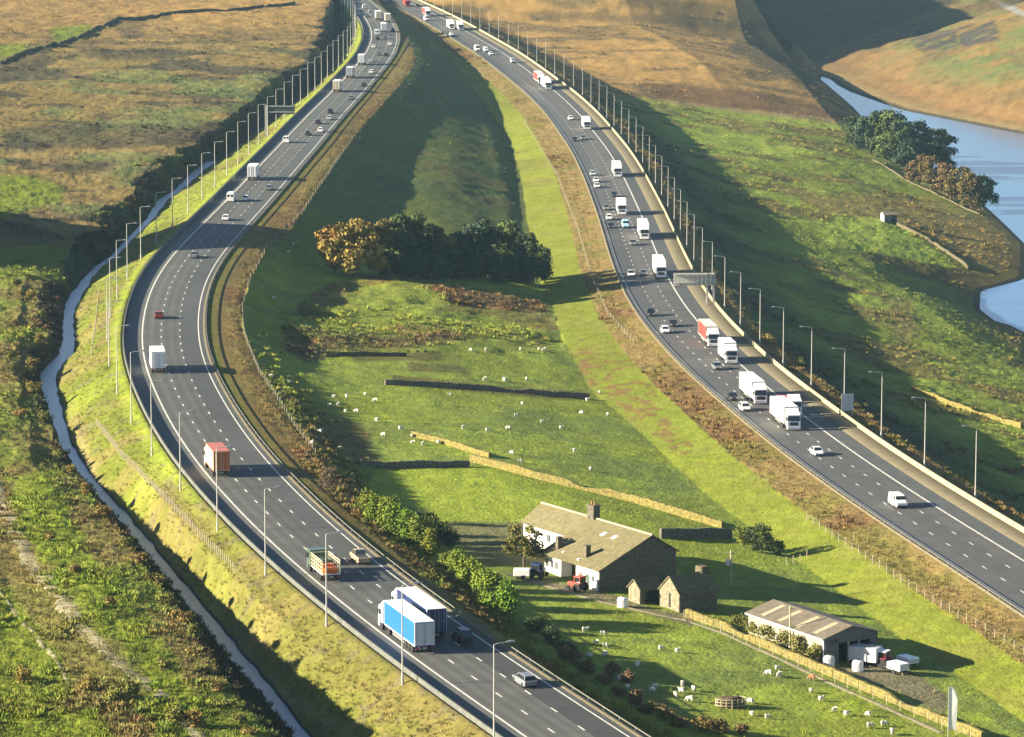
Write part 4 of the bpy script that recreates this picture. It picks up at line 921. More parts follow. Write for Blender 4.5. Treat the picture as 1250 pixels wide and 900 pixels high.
FR, DP, RX, RZ, EF, EB = 15.0, 13.2, 8.9, 7.2, 3.1, 4.5; X2, Z2, LEN = 5.5, 4.9, 28.4
b = MB(); pf = lambda y: [(0, y, -1), (DP, y, -1), (DP, y, EB), (RX, y, RZ - .05), (0, y, EF)]
b.add(pf(0) + pf(.5), [(4,3,2,1,0), (5,6,7,8,9), (1,2,7,6), (0,1,6,5), (4,0,5,9), (2,3,8,7), (3,4,9,8)]); b.box(DP - .5, DP, .5, LEN, -1, EB - .02)
b.add([(X2, LEN, -1), (DP, LEN, -1), (DP, LEN, EB), (RX, LEN, RZ - .05), (X2, LEN, Z2)], [(0,1,2,3,4)]); link('stone_wall', b.mesh('stone_wall', RUBBLE), r)
b = MB(); b.box(-.02, .4, .3, 5.98, -1, EF); b.box(.4, 2.5, 6.0, 6.4, -1, EF + .6); link('white_wall', b.mesh('white_wall', WHITEW), r)
b = MB(); b.box(.5, .9, 10.7, FR, -1, EF + .2); b.box(.9, 3.0, 10.7, 11.1, -1, EF + .8); b.box(.5, RX, FR - .35, FR, -1, EF + .25); b.box(X2, X2 + .4, FR, LEN, -1, Z2)
b.add([(.9, FR, EF + .2), (X2, FR, EF + .2), (RX, FR, RZ - .1)], [(0, 1, 2)]); link('white_wall', b.mesh('white_wall', WHITEW), r)
b = MB(); b.box(2.4, 2.6, 6.0, 11.1, -1, EF + .9); link('porch_back', b.mesh('porch_back', RUBBLE), r)
b = MB(); slab(b, (-.35, -.3, EF - .13), (RX, -.3, RZ), (RX, FR + .25, RZ), (-.35, FR + .25, EF - .13)); slab(b, (RX, -.3, RZ), (DP + .35, -.3, EB - .16), (DP + .35, LEN + .3, EB - .16), (RX, LEN + .3, RZ)); slab(b, (X2 - .35, FR + .25, Z2 - .24), (RX, FR + .25, RZ + .004), (RX, LEN + .3, RZ + .004), (X2 - .35, LEN + .3, Z2 - .24))
rf = link('roof', b.mesh('roof', SLATE), r)
b = MB(); b.box(RX - .18, RX + .18, -.3, LEN + .3, RZ + .1, RZ + .28); link('ridge_tiles', b.mesh('ridge_tiles', mat('ridge_stone', (.36, .32, .20), .85)), rf)
b = MB(); b.box(RX - .55, RX + .55, FR - 1.0, FR + .7, RZ - .8, RZ + 1.9); b.box(RX - .65, RX + .65, FR - 1.1, FR + .8, RZ + 1.9, RZ + 2.1); c1 = link('chimney', b.mesh('chimney', RUBBLE), rf)
b = MB(); b.tube((RX, FR - .5, RZ + 2.1), (RX, FR - .5, RZ + 2.6), .17, .14, 8); b.tube((RX, FR + .2, RZ + 2.1), (RX, FR + .2, RZ + 2.6), .17, .14, 8); link('chimney_pots', b.mesh('chimney_pots', mat('clay_pot', (.28, .13, .07), .8)), rf)
for yy, xx in ((12.9, 1.6), (5.6, 1.6)):
    zr_ = EF + (RZ - EF) * xx / RX; b = MB(); b.box(xx - .4, xx + .4, yy - .35, yy + .35, zr_ - .5, zr_ + 1.7); b.box(xx - .47, xx + .47, yy - .42, yy + .42, zr_ + 1.7, zr_ + 1.83); link('chimney', b.mesh('chimney', RUBBLE), rf)
for yy in (8.2, 5.4):
    zz = lambda x: EF + (RZ - EF) * (x + .35) / (RX + .35) + .10; b = MB(); slab(b, (6.0, yy, zz(6.0)), (6.9, yy, zz(6.9)), (6.9, yy + .8, zz(6.9)), (6.0, yy + .8, zz(6.0)), .06); link('rooflight', b.mesh('rooflight', mat('rooflight_glass', (.55, .58, .58), .12, spec=.8)), rf)
def window(parent, x, y0, y1, z0, z1):
    b = MB(); f_ = .07
    b.box(x - .05, x + .02, y0, y1, z0, z0 + f_); b.box(x - .05, x + .02, y0, y1, z1 - f_, z1); b.box(x - .05, x + .02, y0, y0 + f_, z0 + f_, z1 - f_); b.box(x - .05, x + .02, y1 - f_, y1, z0 + f_, z1 - f_); b.box(x - .05, x + .02, (y0 + y1) / 2 - .03, (y0 + y1) / 2 + .03, z0 + f_, z1 - f_)
    w_ = link('window', b.mesh('window', P['pale grey']), parent); q = MB(); q.quad((x - .012, y0 + f_, z0 + f_), (x - .012, y0 + f_, z1 - f_), (x - .012, y1 - f_, z1 - f_), (x - .012, y1 - f_, z0 + f_)); link('pane', q.mesh('pane', GLASS), w_)
for y0 in (11.4, 12.6, 13.8): window(r, .5, y0, y0 + .85, 1.1, 2.3)
for y0 in (1.2, 4.4): window(r, -.02, y0, y0 + .8, 1.2, 2.1)
for y0 in (17.5, 21.0, 24.5): window(r, X2, y0, y0 + 1.0, 2.9, 4.1)
b = MB(); b.box(-.07, -.025, 2.6, 3.6, -.5, 2.05); link('door', b.mesh('door', P['green']), r)
tag(r, 'long white fronted farmhouse with a huge tan stone slate roof and dark gable', 'farmhouse')
# outhouse and lean shed
def outhouse(px, py, rz, L, D, e, a, wall, roofm, label, openside, name='stone_outhouse'):
    r = gable_house(name, rz, px, py); b = MB(); pf = lambda x: [(x, 0, -1), (x, D, -1), (x, D, e), (x, D / 2, a), (x, 0, e)]
    b.add(pf(0) + pf(.35), [(0,1,2,3,4), (9,8,7,6,5), (0,4,9,5), (1,6,7,2), (4,3,8,9), (3,2,7,8)]); b.add(pf(L), [(4,3,2,1,0)]); b.box(.35, L, D - .35, D, -1, e)
    link('gable_wall', b.mesh('gable_wall', wall), r)
    b = MB(); b.box(.35, L * (.25 if openside else 1), -.01, .35, -1, e)
    if openside: b.box(L * .88, L, -.01, .35, -1, e)
    link('side_wall', b.mesh('side_wall', RUBBLE), r)  # shaded side wall in darker stone than the sunlit gable: light put in colour
    b = MB(); slab(b, (-.15, -.25, e - .12), (L + .15, -.25, e - .12), (L + .15, D / 2, a), (-.15, D / 2, a)); slab(b, (-.15, D / 2, a), (L + .15, D / 2, a), (L + .15, D + .25, e - .12), (-.15, D + .25, e - .12)); rf = link('roof', b.mesh('roof', roofm), r)
    return tag(r, label, 'outhouse'), rf
o, rf = outhouse(829, 748, math.radians(34), 6.6, 4.6, 2.5, 4.7, SUNLITST, MOSS, 'sunlit cream gabled stone outhouse with a mossy roof and narrow door slit', False)
b = MB(); b.box(-.03, .02, 2.0, 2.45, .4, 2.4); link('door', b.mesh('door', DARKIN), o); b = MB(); b.box(5.2, 6.5, 1.8, 3.4, 3.0, 5.5, .12); link('chimney', b.mesh('chimney', S_GREY), rf)
o, rf = outhouse(781, 738, math.radians(34), 3.7, 2.7, 2.0, 3.3, SUNLITST, MOSS, 'small open sided shed left of the stone outhouse', True, 'open_shed')
# barn
r = gable_house('barn', math.radians(30), 1006, 811); Lb, Db, eb, ab = 18.2, 8.6, 3.5, 4.7
CORR = mat('corrugated_roof', (.125, .105, .075), .75, vary=.3, scale=1.0); LIGHTS = mat('translucent_sheet', (.34, .28, .18), .6, vary=.2); BOARD = mat('sunlit_boarding', (.27, .25, .18), .85, vary=.25, scale=1.2); SHADEB = mat('shaded_boarding', (.10, .10, .095), .8, vary=.25)  # paler boards on the sunlit side, darker on the shaded: light painted in
b = MB(); b.box(0, .15, .15, Lb, -1, eb - .05); b.box(0, Db, Lb - .15, Lb, -1, eb - .05); link('side_boards', b.mesh('side_boards', BOARD), r)
b = MB(); b.box(Db - .15, Db, 0, Lb - .2, -1, eb - .05); b.box(.15, 2.3, 0, .15, -1, eb - .3); b.add([(0, 0, eb - .9), (Db, 0, eb - .9), (Db, 0, eb - .05), (Db / 2, 0, ab - .05), (0, 0, eb - .05)], [(0,1,2,3,4)]); b.box(Db - 1.2, Db - .15, 0, .15, -1, eb - .9); link('gable_boards', b.mesh('gable_boards', SHADEB), r)
for xx in (3.9, 5.6): b = MB(); b.box(xx - .1, xx + .1, .0, .2, -1, eb - .9); link('door_post', b.mesh('door_post', WOOD), r)
b = MB(); slab(b, (-.4, -.3, eb - .12), (Db / 2, -.3, ab), (Db / 2, Lb + .3, ab), (-.4, Lb + .3, eb - .12), .08); slab(b, (Db / 2, -.3, ab), (Db + .4, -.3, eb - .12), (Db + .4, Lb + .3, eb - .12), (Db / 2, Lb + .3, ab), .08); rf = link('roof', b.mesh('roof', CORR), r)
zb_ = lambda x: eb - .12 + (ab - eb + .12) * (x + .4) / (Db / 2 + .4) + .085
for yy in (2.2, 6.4, 10.6, 14.6): b = MB(); slab(b, (.3, yy, zb_(.3)), (Db / 2 - .5, yy, zb_(Db / 2 - .5)), (Db / 2 - .5, yy + .95, zb_(Db / 2 - .5)), (.3, yy + .95, zb_(.3)), .03); link('light_sheet', b.mesh('light_sheet', LIGHTS), rf)
b = MB(); b.tube((-.45, -.2, eb - .15), (-.45, Lb, eb - .15), .09, .09, 6); b.tube((-.2, -.1, -.5), (-.2, -.1, eb - .2), .07, .07, 6); link('gutter', b.mesh('gutter', P['white']), rf)
tag(r, 'low barn with a grey corrugated roof, pale roof strips and an open dark end', 'barn')
# hut by the reservoir and ruin
o, rf = outhouse(1079, 271, math.radians(10), 4.4, 4.0, 2.2, 3.0, WHITEW, CORR, 'tiny pale hut at the end of the wall near the reservoir', True, 'field_hut')
# poles, flag
def pole(px, py, h, label, trans=False):
    g = ground(px, py); r = empty('utility_pole', tuple(float(c) for c in g)); b = MB(); b.tube((0, 0, -.5), (0, 0, h), .15, .11, 8); link('pole', b.mesh('pole', WOOD), r); b = MB(); b.box(-.7, .7, -.06, .06, h - .5, h - .38); link('crossarm', b.mesh('crossarm', WOOD), r)
    if trans: b = MB(); b.box(-.75, -.15, -.35, .25, h * .58, h * .58 + .85, .08); link('transformer', b.mesh('transformer', P['pale grey']), r)
    tag(r, label, 'utility pole')
pole(892, 716, 5.4, 'pale pole with a transformer standing in the shadow behind the outhouse', True); pole(964, 796, 6.3, 'slim pale pole in front of the barn roof'); 
g = ground(1157, 903); r = empty('feather_flag', tuple(float(c) for c in g)); b = MB(); b.tube((0, 0, -.3), (0, 0, 6.6), .05, .03, 6); link('mast', b.mesh('mast', STEEL), r)
b = MB(); ou = [(.0, 1.2), (.95, 1.3), (1.05, 4.9), (.85, 5.9), (.4, 6.5), (0, 6.6)]; b.rings([[(x + .06, -.02 + .05 * math.sin(z * 1.3), z) for x, z in ou], [(x + .06, .02 + .05 * math.sin(z * 1.3), z) for x, z in ou]]); link('banner', b.mesh('banner', P['white']), r); tag(r, 'tall white feather banner at the bottom edge near the lane wall', 'banner')
# trailers, tractors, tanks
def put(o, px, py, rz): g = ground(px, py); o.location = tuple(float(c) for c in g); o.rotation_euler = (0, 0, rz)
def tractor(px, py, rz, col, label, roofc=None):
    k = Kit(); k.part('bonnet', P[col]).box(-.42, .42, .3, 2.3, .8, 1.55, .1); cb = k.part('cab', P[col]); 
    for sx in (-1, 1):
        for yy in (-1.0, .25): cb.box(sx * .72 - .06, sx * .72 + .06, yy - .06, yy + .06, 1.1, 2.65)
    k.part('cab_roof', P[roofc or col]).box(-.9, .9, -1.2, .45, 2.65, 2.85, .06); k.part('cab_glass', GLASS).box(-.66, .66, -.94, .19, 1.3, 2.62); k.part('seat_body', DKMET).box(-.6, .6, -1.0, .3, .7, 1.3)
    for sx in (-1, 1): k.part('rear_wheel', TYRE).wheel(sx * .95, -.6, .85, .5); k.part('front_wheel', TYRE).wheel(sx * .75, 1.85, .5, .35); k.part('mudguard', P[col]).box(sx * .95 - .28, sx * .95 + .28, -1.35, .15, 1.62, 1.74)
    o = k.build('tractor'); put(o, px, py, rz); o.scale = (.8, .8, .8); tag(o, label, 'tractor', 'farm tractors')
tractor(706, 722, .8, 'pink red', 'red tractor parked by the white farmhouse wall'); tractor(657, 706, -.5, 'navy', 'dark blue tractor at the left corner of the farmhouse'); tractor(1076, 814, 1.0, 'red', 'red tractor with a white cab roof outside the barn', 'white')
def trailer(px, py, rz, col, L, W, h, label, box=True):
    k = Kit(); t = k.part('body', P[col]); t.box(-W, W, -L / 2, L / 2, .6, .6 + h, .06); k.part('chassis', DKMET).box(-.5, .5, -L / 2 + .1, L / 2 + .9, .48, .6); k.part('tailgate', P['pale grey']).box(-W + .08, W - .08, -L / 2 - .04, -L / 2 - .002, .68, .5 + h)
    for sx in (-1, 1): k.part('wheel', TYRE).wheel(sx * (W + .02), -.2, .36, .22)
    o = k.build('trailer'); put(o, px, py, rz); tag(o, label, 'trailer', 'farm trailers')
trailer(637, 707, 1.5, 'white', 2.3, .8, .9, 'white trailer on the grass left of the farmhouse'); trailer(1056, 811, 1.1, 'pale grey', 4.0, 1.1, 1.9, 'grey livestock trailer inside the open end of the barn'); trailer(1096, 822, .6, 'white', 2.6, .85, .9, 'small white trailer in front of the barn beside the tractor'); trailer(1108, 813, .6, 'white', 2.8, .85, .7, 'low white trailer farthest right outside the barn')
def tank(px, py, rz, label, m):
    r = empty('water_tank', (0, 0, 0)); b = MB(); R = [[(math.cos(2*math.pi*i/14) * q, math.sin(2*math.pi*i/14) * q, z) for i in range(14)] for q, z in ((.7, -.2), (.75, .1), (.75, 1.1), (.6, 1.35), (.25, 1.45))]; b.rings(R); link('tank_body', b.mesh('tank_body', m), r); b = MB(); b.tube((0, 0, 1.44), (0, 0, 1.56), .22, .2, 10); link('lid', b.mesh('lid', DKMET), r); put(r, px, py, rz); tag(r, label, 'water tank', 'round plastic water tanks')
tank(760, 741, 0, 'white water tank left of the open shed', P['white']); tank(1047, 819, 0, 'white water tank in front of the barn', P['white']); tank(1012, 813, 0, 'pale tank against the front corner of the barn', P['pale grey'])
r = empty('ring_feeder', (0, 0, 0)); b = MB()
for z in (.35, .75, 1.1): b.path([(1.9 * math.cos(a), 1.2 * math.sin(a), z) for a in np.linspace(0, 2 * math.pi, 25)], .045)
for a in np.linspace(0, 2 * math.pi, 17)[:-1]: b.tube((1.9 * math.cos(a), 1.2 * math.sin(a), -.2), (1.9 * math.cos(a), 1.2 * math.sin(a), 1.2), .05, .05, 5)
link('rails', b.mesh('rails', WOOD), r); b = MB(); R = []
for q, z in ((1.6, -.1), (1.75, .5), (1.6, 1.0), (1.0, 1.3)): R.append([(math.cos(2*math.pi*i/16) * q * (1 + .06 * math.sin(i * 2.3)), .62 * math.sin(2*math.pi*i/16) * q, z + .05 * math.sin(i * 1.7)) for i in range(16)])
b.rings(R); link('hay', b.mesh('hay', mat('old_hay', (.07, .05, .028), .95, vary=.4, scale=3)), r); put(r, 892, 863, .1); tag(r, 'hay feeder ring with pale posts standing among the sheep', 'hay feeder')

# ------------------------------------------------------------------ sheep
WOOL = mat('wool', (.62, .58, .47), .95, vary=.15, scale=4); FACE = mat('sheep_face', (.25, .22, .18), .9); BWOOL = mat('brown_wool', (.28, .12, .05), .95)
def sheep_mesh(graze, wool):
    V = []; E = []; Rd = []
    def chain(pts, rad, root=None):
        p = root
        for q, r_ in zip(pts, rad):
            V.append(q); Rd.append(r_); i = len(V) - 1
            if p is not None: E.append((p, i))
            p = i
        return p
    chain([(0, -.02, .62)], [.30]); chain([(0, -.30, .64), (0, -.50, .62)], [.31, .20], 0); sh = chain([(0, .28, .63), (0, .42, .66)], [.28, .19], 0)
    hd = [(0, .56, .55), (0, .70, .28), (0, .80, .12)] if graze else [(0, .54, .82), (0, .66, .93), (0, .84, .86)]
    chain(hd, [.12, .10, .06], sh)
    for sx in (-1, 1):
        chain([(sx * .14, .30, .34), (sx * .14, .31, .0)], [.065, .045], 3); chain([(sx * .14, -.32, .34), (sx * .14, -.34, .0)], [.07, .045], 1)
    me_ = bpy.data.meshes.new('sheep'); me_.from_pydata(V, E, []); o = bpy.data.objects.new('t', me_); COL.objects.link(o)
    md = o.modifiers.new('s', 'SKIN'); md.use_smooth_shade = True; sv = me_.skin_vertices[0].data
    for v, r_ in zip(sv, Rd): v.radius = (r_, r_); v.use_root = False
    sv[0].use_root = True; sb = o.modifiers.new('u', 'SUBSURF'); sb.levels = 1
    dg = bpy.context.evaluated_depsgraph_get(); out = bpy.data.meshes.new_from_object(o.evaluated_get(dg)); bpy.data.objects.remove(o); out.name = 'sheep'; out.materials.clear(); out.materials.append(wool); out.materials.append(FACE)
    for p in out.polygons:
        c = p.center; p.material_index = 1 if (c.z < .3 and abs(c.x) > .07 and abs(c.y) < .45) or c.y > .6 else 0
    return out
SM = [sheep_mesh(True, WOOL), sheep_mesh(False, WOOL)]; SB = sheep_mesh(True, BWOOL)
def flock(pts, label, grp, sc=.78):
    for k, (x, y) in enumerate(pts):
        g = ground(x, y + 1); o = link('sheep', SM[0 if random.random() < .7 else 1]); o.location = (float(g[0]), float(g[1]), float(g[2]) - .02); o.rotation_euler = (0, 0, random.choice([1.4, -1.5, 1.7, -1.3, .6, 2.4, -.7, 3.0]) + random.uniform(-.4, .4)); s_ = sc * random.uniform(.9, 1.12); o.scale = (s_ * 1.1, s_, s_); tag(o, label, 'sheep', grp)
flock([(807,793),(827,796),(778,814),(765,830),(766,840),(800,840),(796,845),(833,837),(832,845),(847,843),(825,850),(842,856),(802,866),(880,860),(916,858),(918,873),(937,877),(938,824),(951,826),(949,817),(990,845),(1002,855),(1019,868),(1033,873),(1060,874),(1062,888),(1079,886),(1089,896)], 'white sheep in the bright grass field between the lane fence and left carriageway', 'sheep in the field below the lane')
flock([(728,786),(739,790),(720,802),(738,801),(748,819),(778,813),(756,830),(736,775),(714,771)], 'white sheep in the deep shade below the farmhouse', 'sheep in shade below the farmhouse')
flock([(575,428),(593,428),(592,464),(616,464),(636,427),(658,427),(664,428),(616,465),(643,464)], 'white sheep in the upper strip above the dark straight wall', 'sheep above the dark wall')
flock([(407,485),(423,485),(446,482),(458,490),(402,496),(413,495),(422,503),(435,503),(460,514),(549,483),(565,523),(621,524),(595,526),(638,494),(630,508),(662,516),(685,523),(710,505),(742,507),(731,480),(717,489),(701,552),(625,554),(635,564),(721,574),(620,524)], 'white sheep in the middle pasture between the dark wall and the yellow walls', 'sheep in the middle pasture')
flock([(503,533),(516,543),(504,541),(535,541),(468,532),(489,524)], 'white sheep gathered at the upper end of the short yellow wall', 'sheep by the short yellow wall')
flock([(391,527),(381,542),(414,549),(390,528),(353,467),(331,460),(334,365),(352,309),(358,299)], 'white sheep in shadow at the foot of the left embankment', 'sheep at the embankment foot')
g = ground(991, 831); o = link('sheep', SB); o.location = tuple(float(c) for c in g); o.rotation_euler = (0, 0, 1.2); o.scale = (.85, .85, .85); tag(o, 'single reddish brown sheep near the lane fence', 'sheep')

# ------------------------------------------------------------------ trees and bushes
LEAF = mat('leaves', (0, 0, 0), .8, vary=.12, scale=.5, attr='Col', spec=.15)
BARK = mat('bark', (.10, .08, .055), .95, vary=.3, scale=3)
def leaves(lobes, n, size, col, rng, cvar=.30, spread=.55):
    vol = np.array([l[1][0] * l[1][1] * l[1][2] for l in lobes]) ** .67; cnt = np.maximum((n * vol / vol.sum()).astype(int), 4); Pn = []; Nn = []; Cn = []
    for (c, rr), k in zip(lobes, cnt):
        d = rng.normal(size=(k, 3)); d /= np.linalg.norm(d, axis=1)[:, None]; rad = rng.uniform(0, 1, k) ** .33; rad = np.where(rng.random(k) < .55, rng.uniform(.75, 1.35, k), rad)
        Pn.append(np.array(c) + d * rad[:, None] * np.array(rr)); Nn.append(d); Cn.append(np.full(k, rng.uniform(1 - cvar * .8, 1 + cvar * .8)))
    Pn = np.concatenate(Pn); Nn = np.concatenate(Nn); Cn = np.concatenate(Cn); k = len(Pn)
    nr = Nn * (1 - spread) + rng.normal(size=(k, 3)) * spread * .6; nr /= np.linalg.norm(nr, axis=1)[:, None]
    a = np.cross(nr, rng.normal(size=(k, 3))); a /= np.linalg.norm(a, axis=1)[:, None]; b = np.cross(nr, a); s_ = size * rng.uniform(.6, 1.25, k)[:, None]
    V = np.stack([Pn - a * s_ * .5 - b * s_ * .35, Pn + a * s_ * .5 - b * s_ * .45, Pn + a * s_ * .42 + b * s_ * .45, Pn - a * s_ * .5 + b * s_ * .4], 1).reshape(-1, 3)
    cc = np.array(col)[None] * (Cn * rng.uniform(1 - cvar, 1 + cvar, k))[:, None] * (1 + rng.normal(0, .05, (k, 3)))
    return V, np.repeat(np.clip(cc, .004, 1), 4, 0)
def tree(name, px, py, w, h, kind, col, label, cat, group=None, n=1500, seed=0, clear=.18):
    rng = np.random.default_rng(seed + int(px) * 7 + int(py)); g = ground(px, py); r = empty(name, tuple(float(c) for c in g), float(rng.uniform(0, 6))); T = MB(); lobes = []
    if kind == 'conifer':
        T.tube((0, 0, -.5), (0, 0, h * .95), h * .018 + .08, .03, 7); L = 9
        for i in range(L):
            t = i / (L - 1); z = h * (clear * .6 + (1 - clear * .6) * t); q = w * .5 * (1 - t) ** .8 + .25
            for j in range(max(2, int(6 * (1 - t)) + 1)): a = rng.uniform(0, 6.28); lobes.append(((math.cos(a) * q * .55, math.sin(a) * q * .55, z), (q * .55, q * .55, h * .075 * rng.uniform(.8, 1.4))))
    elif kind == 'pine':
        T.path([(0, 0, -.5), (rng.uniform(-.2, .2), 0, h * .4), (rng.uniform(-.4, .4), .1, h * .9)], [h * .024, h * .018, .06])
        for i in range(11):
            t = rng.uniform(.38, 1.0); a = rng.uniform(0, 6.28); q = w * .36 * rng.uniform(.5, 1.1) * (1.15 - .55 * t); c = (math.cos(a) * q, math.sin(a) * q, h * t * .95); lobes.append((c, (w * .22, w * .22, h * .085))); T.tube((0, 0, h * t * .8), c, .09, .03, 5)
    elif kind == 'bush':
        T.path([(0, 0, -.3), (.1, 0, h * .4)], [.09, .04], 5)
        for i in range(3): a = rng.uniform(0, 6.28); T.tube((0, 0, 0), (math.cos(a) * w * .25, math.sin(a) * w * .25, h * .6), .05, .02, 5)
        for i in range(8): a = rng.uniform(0, 6.28); q = w * .32 * rng.uniform(0, 1); t = rng.uniform(.25, .78); lobes.append(((math.cos(a) * q, math.sin(a) * q, h * t), (w * .24 * rng.uniform(.7, 1.2), w * .24 * rng.uniform(.7, 1.2), h * .24)))
    else:
        T.path([(0, 0, -.5), (.1, 0, h * clear), (rng.uniform(-.5, .5), .2, h * .62)], [h * .03, h * .024, .08])
        for i in range(34):
            a = rng.uniform(0, 6.28); t = rng.uniform(clear + .10, .93); q = w * .42 * rng.uniform(.15, 1.0) ** .6 * math.sqrt(max(.08, 1 - ((t - .45) / .58) ** 2)); c = (math.cos(a) * q, math.sin(a) * q, h * t); u = rng.uniform(.55, 1.25); lobes.append((c, (w * .13 * u, w * .13 * u * rng.uniform(.8, 1.2), h * .085 * u)))
            if i % 4 == 0: T.path([(0, 0, h * (clear + .05 + .2 * (t - clear))), (c[0] * .5, c[1] * .5, h * (clear + .55 * (t - clear))), c], [.11, .07, .03], 5)
    V, cc = leaves(lobes, int(n * 1.4), max(.20, (w * h) ** .5 * .046), col, rng)
    link('trunk', T.mesh('trunk', BARK), r); link('crown', np_mesh('crown', V, np.arange(len(V)), 4, [LEAF], cc), r); return tag(r, label, cat, group)
YEL = (.22, .165, .038); DKG = (.045, .068, .026); MIDG = (.075, .10, .028); BLG = (.040, .064, .036); BUSHG = (.15, .195, .022); OLV = (.145, .11, .035); BRN = (.15, .10, .045)
cop = 'trees of the central copse'
tree('autumn_tree', 432, 338, 15, 14.5, 'round', YEL, 'broad golden autumn tree at the left end of the central copse', 'tree', cop, 6500, clear=.04)
tree('autumn_tree', 409, 333, 10.0, 11.5, 'round', (.23, .14, .032), 'smaller golden autumn tree at the far left edge of the central copse', 'tree', cop, 3000, clear=.04)
CT = [(467,335,7,14,'pine',OLV),(480,333,7,13.5,'pine',MIDG),(493,336,7,14,'pine',DKG),(505,334,7.5,14.5,'pine',MIDG),(518,337,7,12.5,'pine',DKG),(531,335,7,11.5,'round',DKG),(543,338,7,11,'pine',OLV),(556,338,7,11,'round',DKG),(568,339,7.5,12.5,'pine',BLG),(580,340,8,13.5,'round',DKG),(592,341,8,14,'pine',BLG),(603,340,8,13.5,'round',DKG),(616,342,8,14.5,'round',MIDG),(630,342,8,13.5,'conifer',BLG),(643,343,8,12,'round',DKG),(655,344,7,10,'round',BLG),(665,345,6,7.5,'bush',DKG),(511,339,7,7,'round',DKG),(550,341,8,7.5,'round',BLG),(585,343,8,8,'round',DKG),(631,345,9,8.5,'round',BLG),(475,338,6,6.5,'round',DKG),(495,340,6,5.5,'bush',BLG),(530,341,7,6,'bush',DKG),(563,342,8,7,'bush',BLG),(600,344,8,7.5,'bush',DKG),(618,345,8,7,'bush',BLG),(648,346,8,7,'bush',DKG),(510,341,6.5,6,'bush',DKG),(541,342,7,6.5,'bush',BLG)]
for i, (x, y, w_, h, k, c) in enumerate(CT): tree('copse_tree', x, y, w_, h, k, c, '%s %s in the central copse, %s from its left end by trunk position' % ('tall dark' if h > 11 else 'low dark', {'pine': 'pine', 'round': 'tree', 'conifer': 'conifer', 'bush': 'bush'}[k], ordinal(sorted([q[0] for q in CT]).index(x) + 3)), 'tree', cop, 2300, i, .06)
tree('young_conifer', 607, 346, 4.2, 7.2, 'conifer', (.085, .115, .03), 'single light green young conifer in front of the dark copse', 'tree', cop, 1100)
rw = 'trees on the reservoir bank'
RT = [(1046,178,13,12,DKG),(1060,186,14,14,BLG),(1074,190,15,18,DKG),(1088,196,15,20,MIDG),(1103,202,14,17,DKG),(1119,204,15,19,BLG),(1136,206,15,18,DKG),(1150,205,14,14,BLG),(1082,200,11,11,MIDG),(1108,208,12,12,BLG)]
for i, (x, y, w_, h, c) in enumerate(RT): tree('reservoir_tree', x, y, w_, h, 'round', c, 'dark green tree in the clump beside the reservoir, %s counting from its left' % ordinal(sorted([q[0] for q in RT]).index(x) + 1), 'tree', rw, 2600, i, .02)
RT2 = [(1122,226,11,11,BRN),(1137,231,12,12,OLV),(1152,238,12,12,BRN),(1170,248,12,13,OLV),(1186,254,11,13,OLV),(1200,257,11,12.5,MIDG)]
for i, (x, y, w_, h, c) in enumerate(RT2): tree('reservoir_tree', x, y, w_, h, 'round', tuple(q * .8 for q in c), 'brownish rounded tree by the water, %s along its row from the left' % ordinal(i + 1), 'tree', 'brown trees by the water', 2000, i, .06)
BB = [(452,634,3.4,3.8),(463,643,3.6,4.2),(474,651,3.8,4.2),(486,658,3.8,4.4),(499,666,3.8,4.3),(512,673,3.8,4.2),(524,680,3.2,3.6),(552,702,3.2,3.2),(562,712,3.6,3.8),(574,721,3.8,4.0),(588,734,3.8,4.2),(602,748,4.2,4.6),(616,756,4.2,4.8)]
for i, (x, y, w_, h) in enumerate(BB): tree('green_bush', x, y, w_ * 1.15, h * 1.25, 'bush', tuple(q * random.uniform(.85, 1.1) for q in BUSHG), 'bright green bush beside the left carriageway, %s of its row from the top' % ordinal(i + 1), 'bush', 'green bushes along the left carriageway', 2600, i)
DB = [(514,652,4,4.6),(524,660,4.4,4.8),(537,668,4,4),(550,676,4,3.8),(655,772,3.4,2.2),(672,785,3.4,2.4),(690,798,3.2,2.0)]
for i, (x, y, w_, h) in enumerate(DB): tree('dark_bush', x, y, w_, h, 'bush', DKG, 'dark shaded bush behind the row of green bushes, %s from the top' % ordinal(i + 1), 'bush', 'dark bushes on the shaded bank', 900, i)
tree('garden_tree', 640, 694, 6.2, 6.6, 'round', (.13, .12, .03), 'olive tree touching the left end of the farmhouse', 'tree', None, 1600); tree('garden_tree', 655, 665, 3.4, 5, 'round', MIDG, 'slim green tree behind the olive tree at the farmhouse', 'tree', None, 900)
tree('round_tree', 929, 675, 5.0, 4.8, 'round', DKG, 'round dark tree in the field wall corner behind the farm', 'tree', None, 1500, clear=.05); tree('pale_bush', 908, 668, 3.6, 3.4, 'bush', (.14, .16, .03), 'light green bush beside the round dark tree', 'bush', None, 900); tree('dark_bush', 950, 678, 3.0, 2.4, 'bush', DKG, 'low dark bush right of the round dark tree', 'bush', None, 600)
tree('bare_shrub', 400, 602, 3.6, 4.6, 'bush', (.13, .095, .06), 'bare brownish shrub at the edge of the left carriageway verge', 'bush', None, 900)
for i, (x, y, w_, h) in enumerate([(905,770,3.4,2.2),(922,777,3.6,2.5),(940,785,3.8,2.8),(958,793,3.8,2.9),(976,801,3.6,2.8),(993,809,3.2,2.6)]): tree('hedge_bush', x, y, w_, h, 'bush', (.13, .13, .03), 'yellowish bush in front of the barn wall, %s from the left' % ordinal(i + 1), 'bush', 'bushes in front of the barn', 700, i)
SCB = [(700,812),(718,822),(738,836),(690,806),(755,850),(775,862),(794,872),(812,880),(835,888),(858,893),(765,838),(745,826),(880,895),(905,898)]
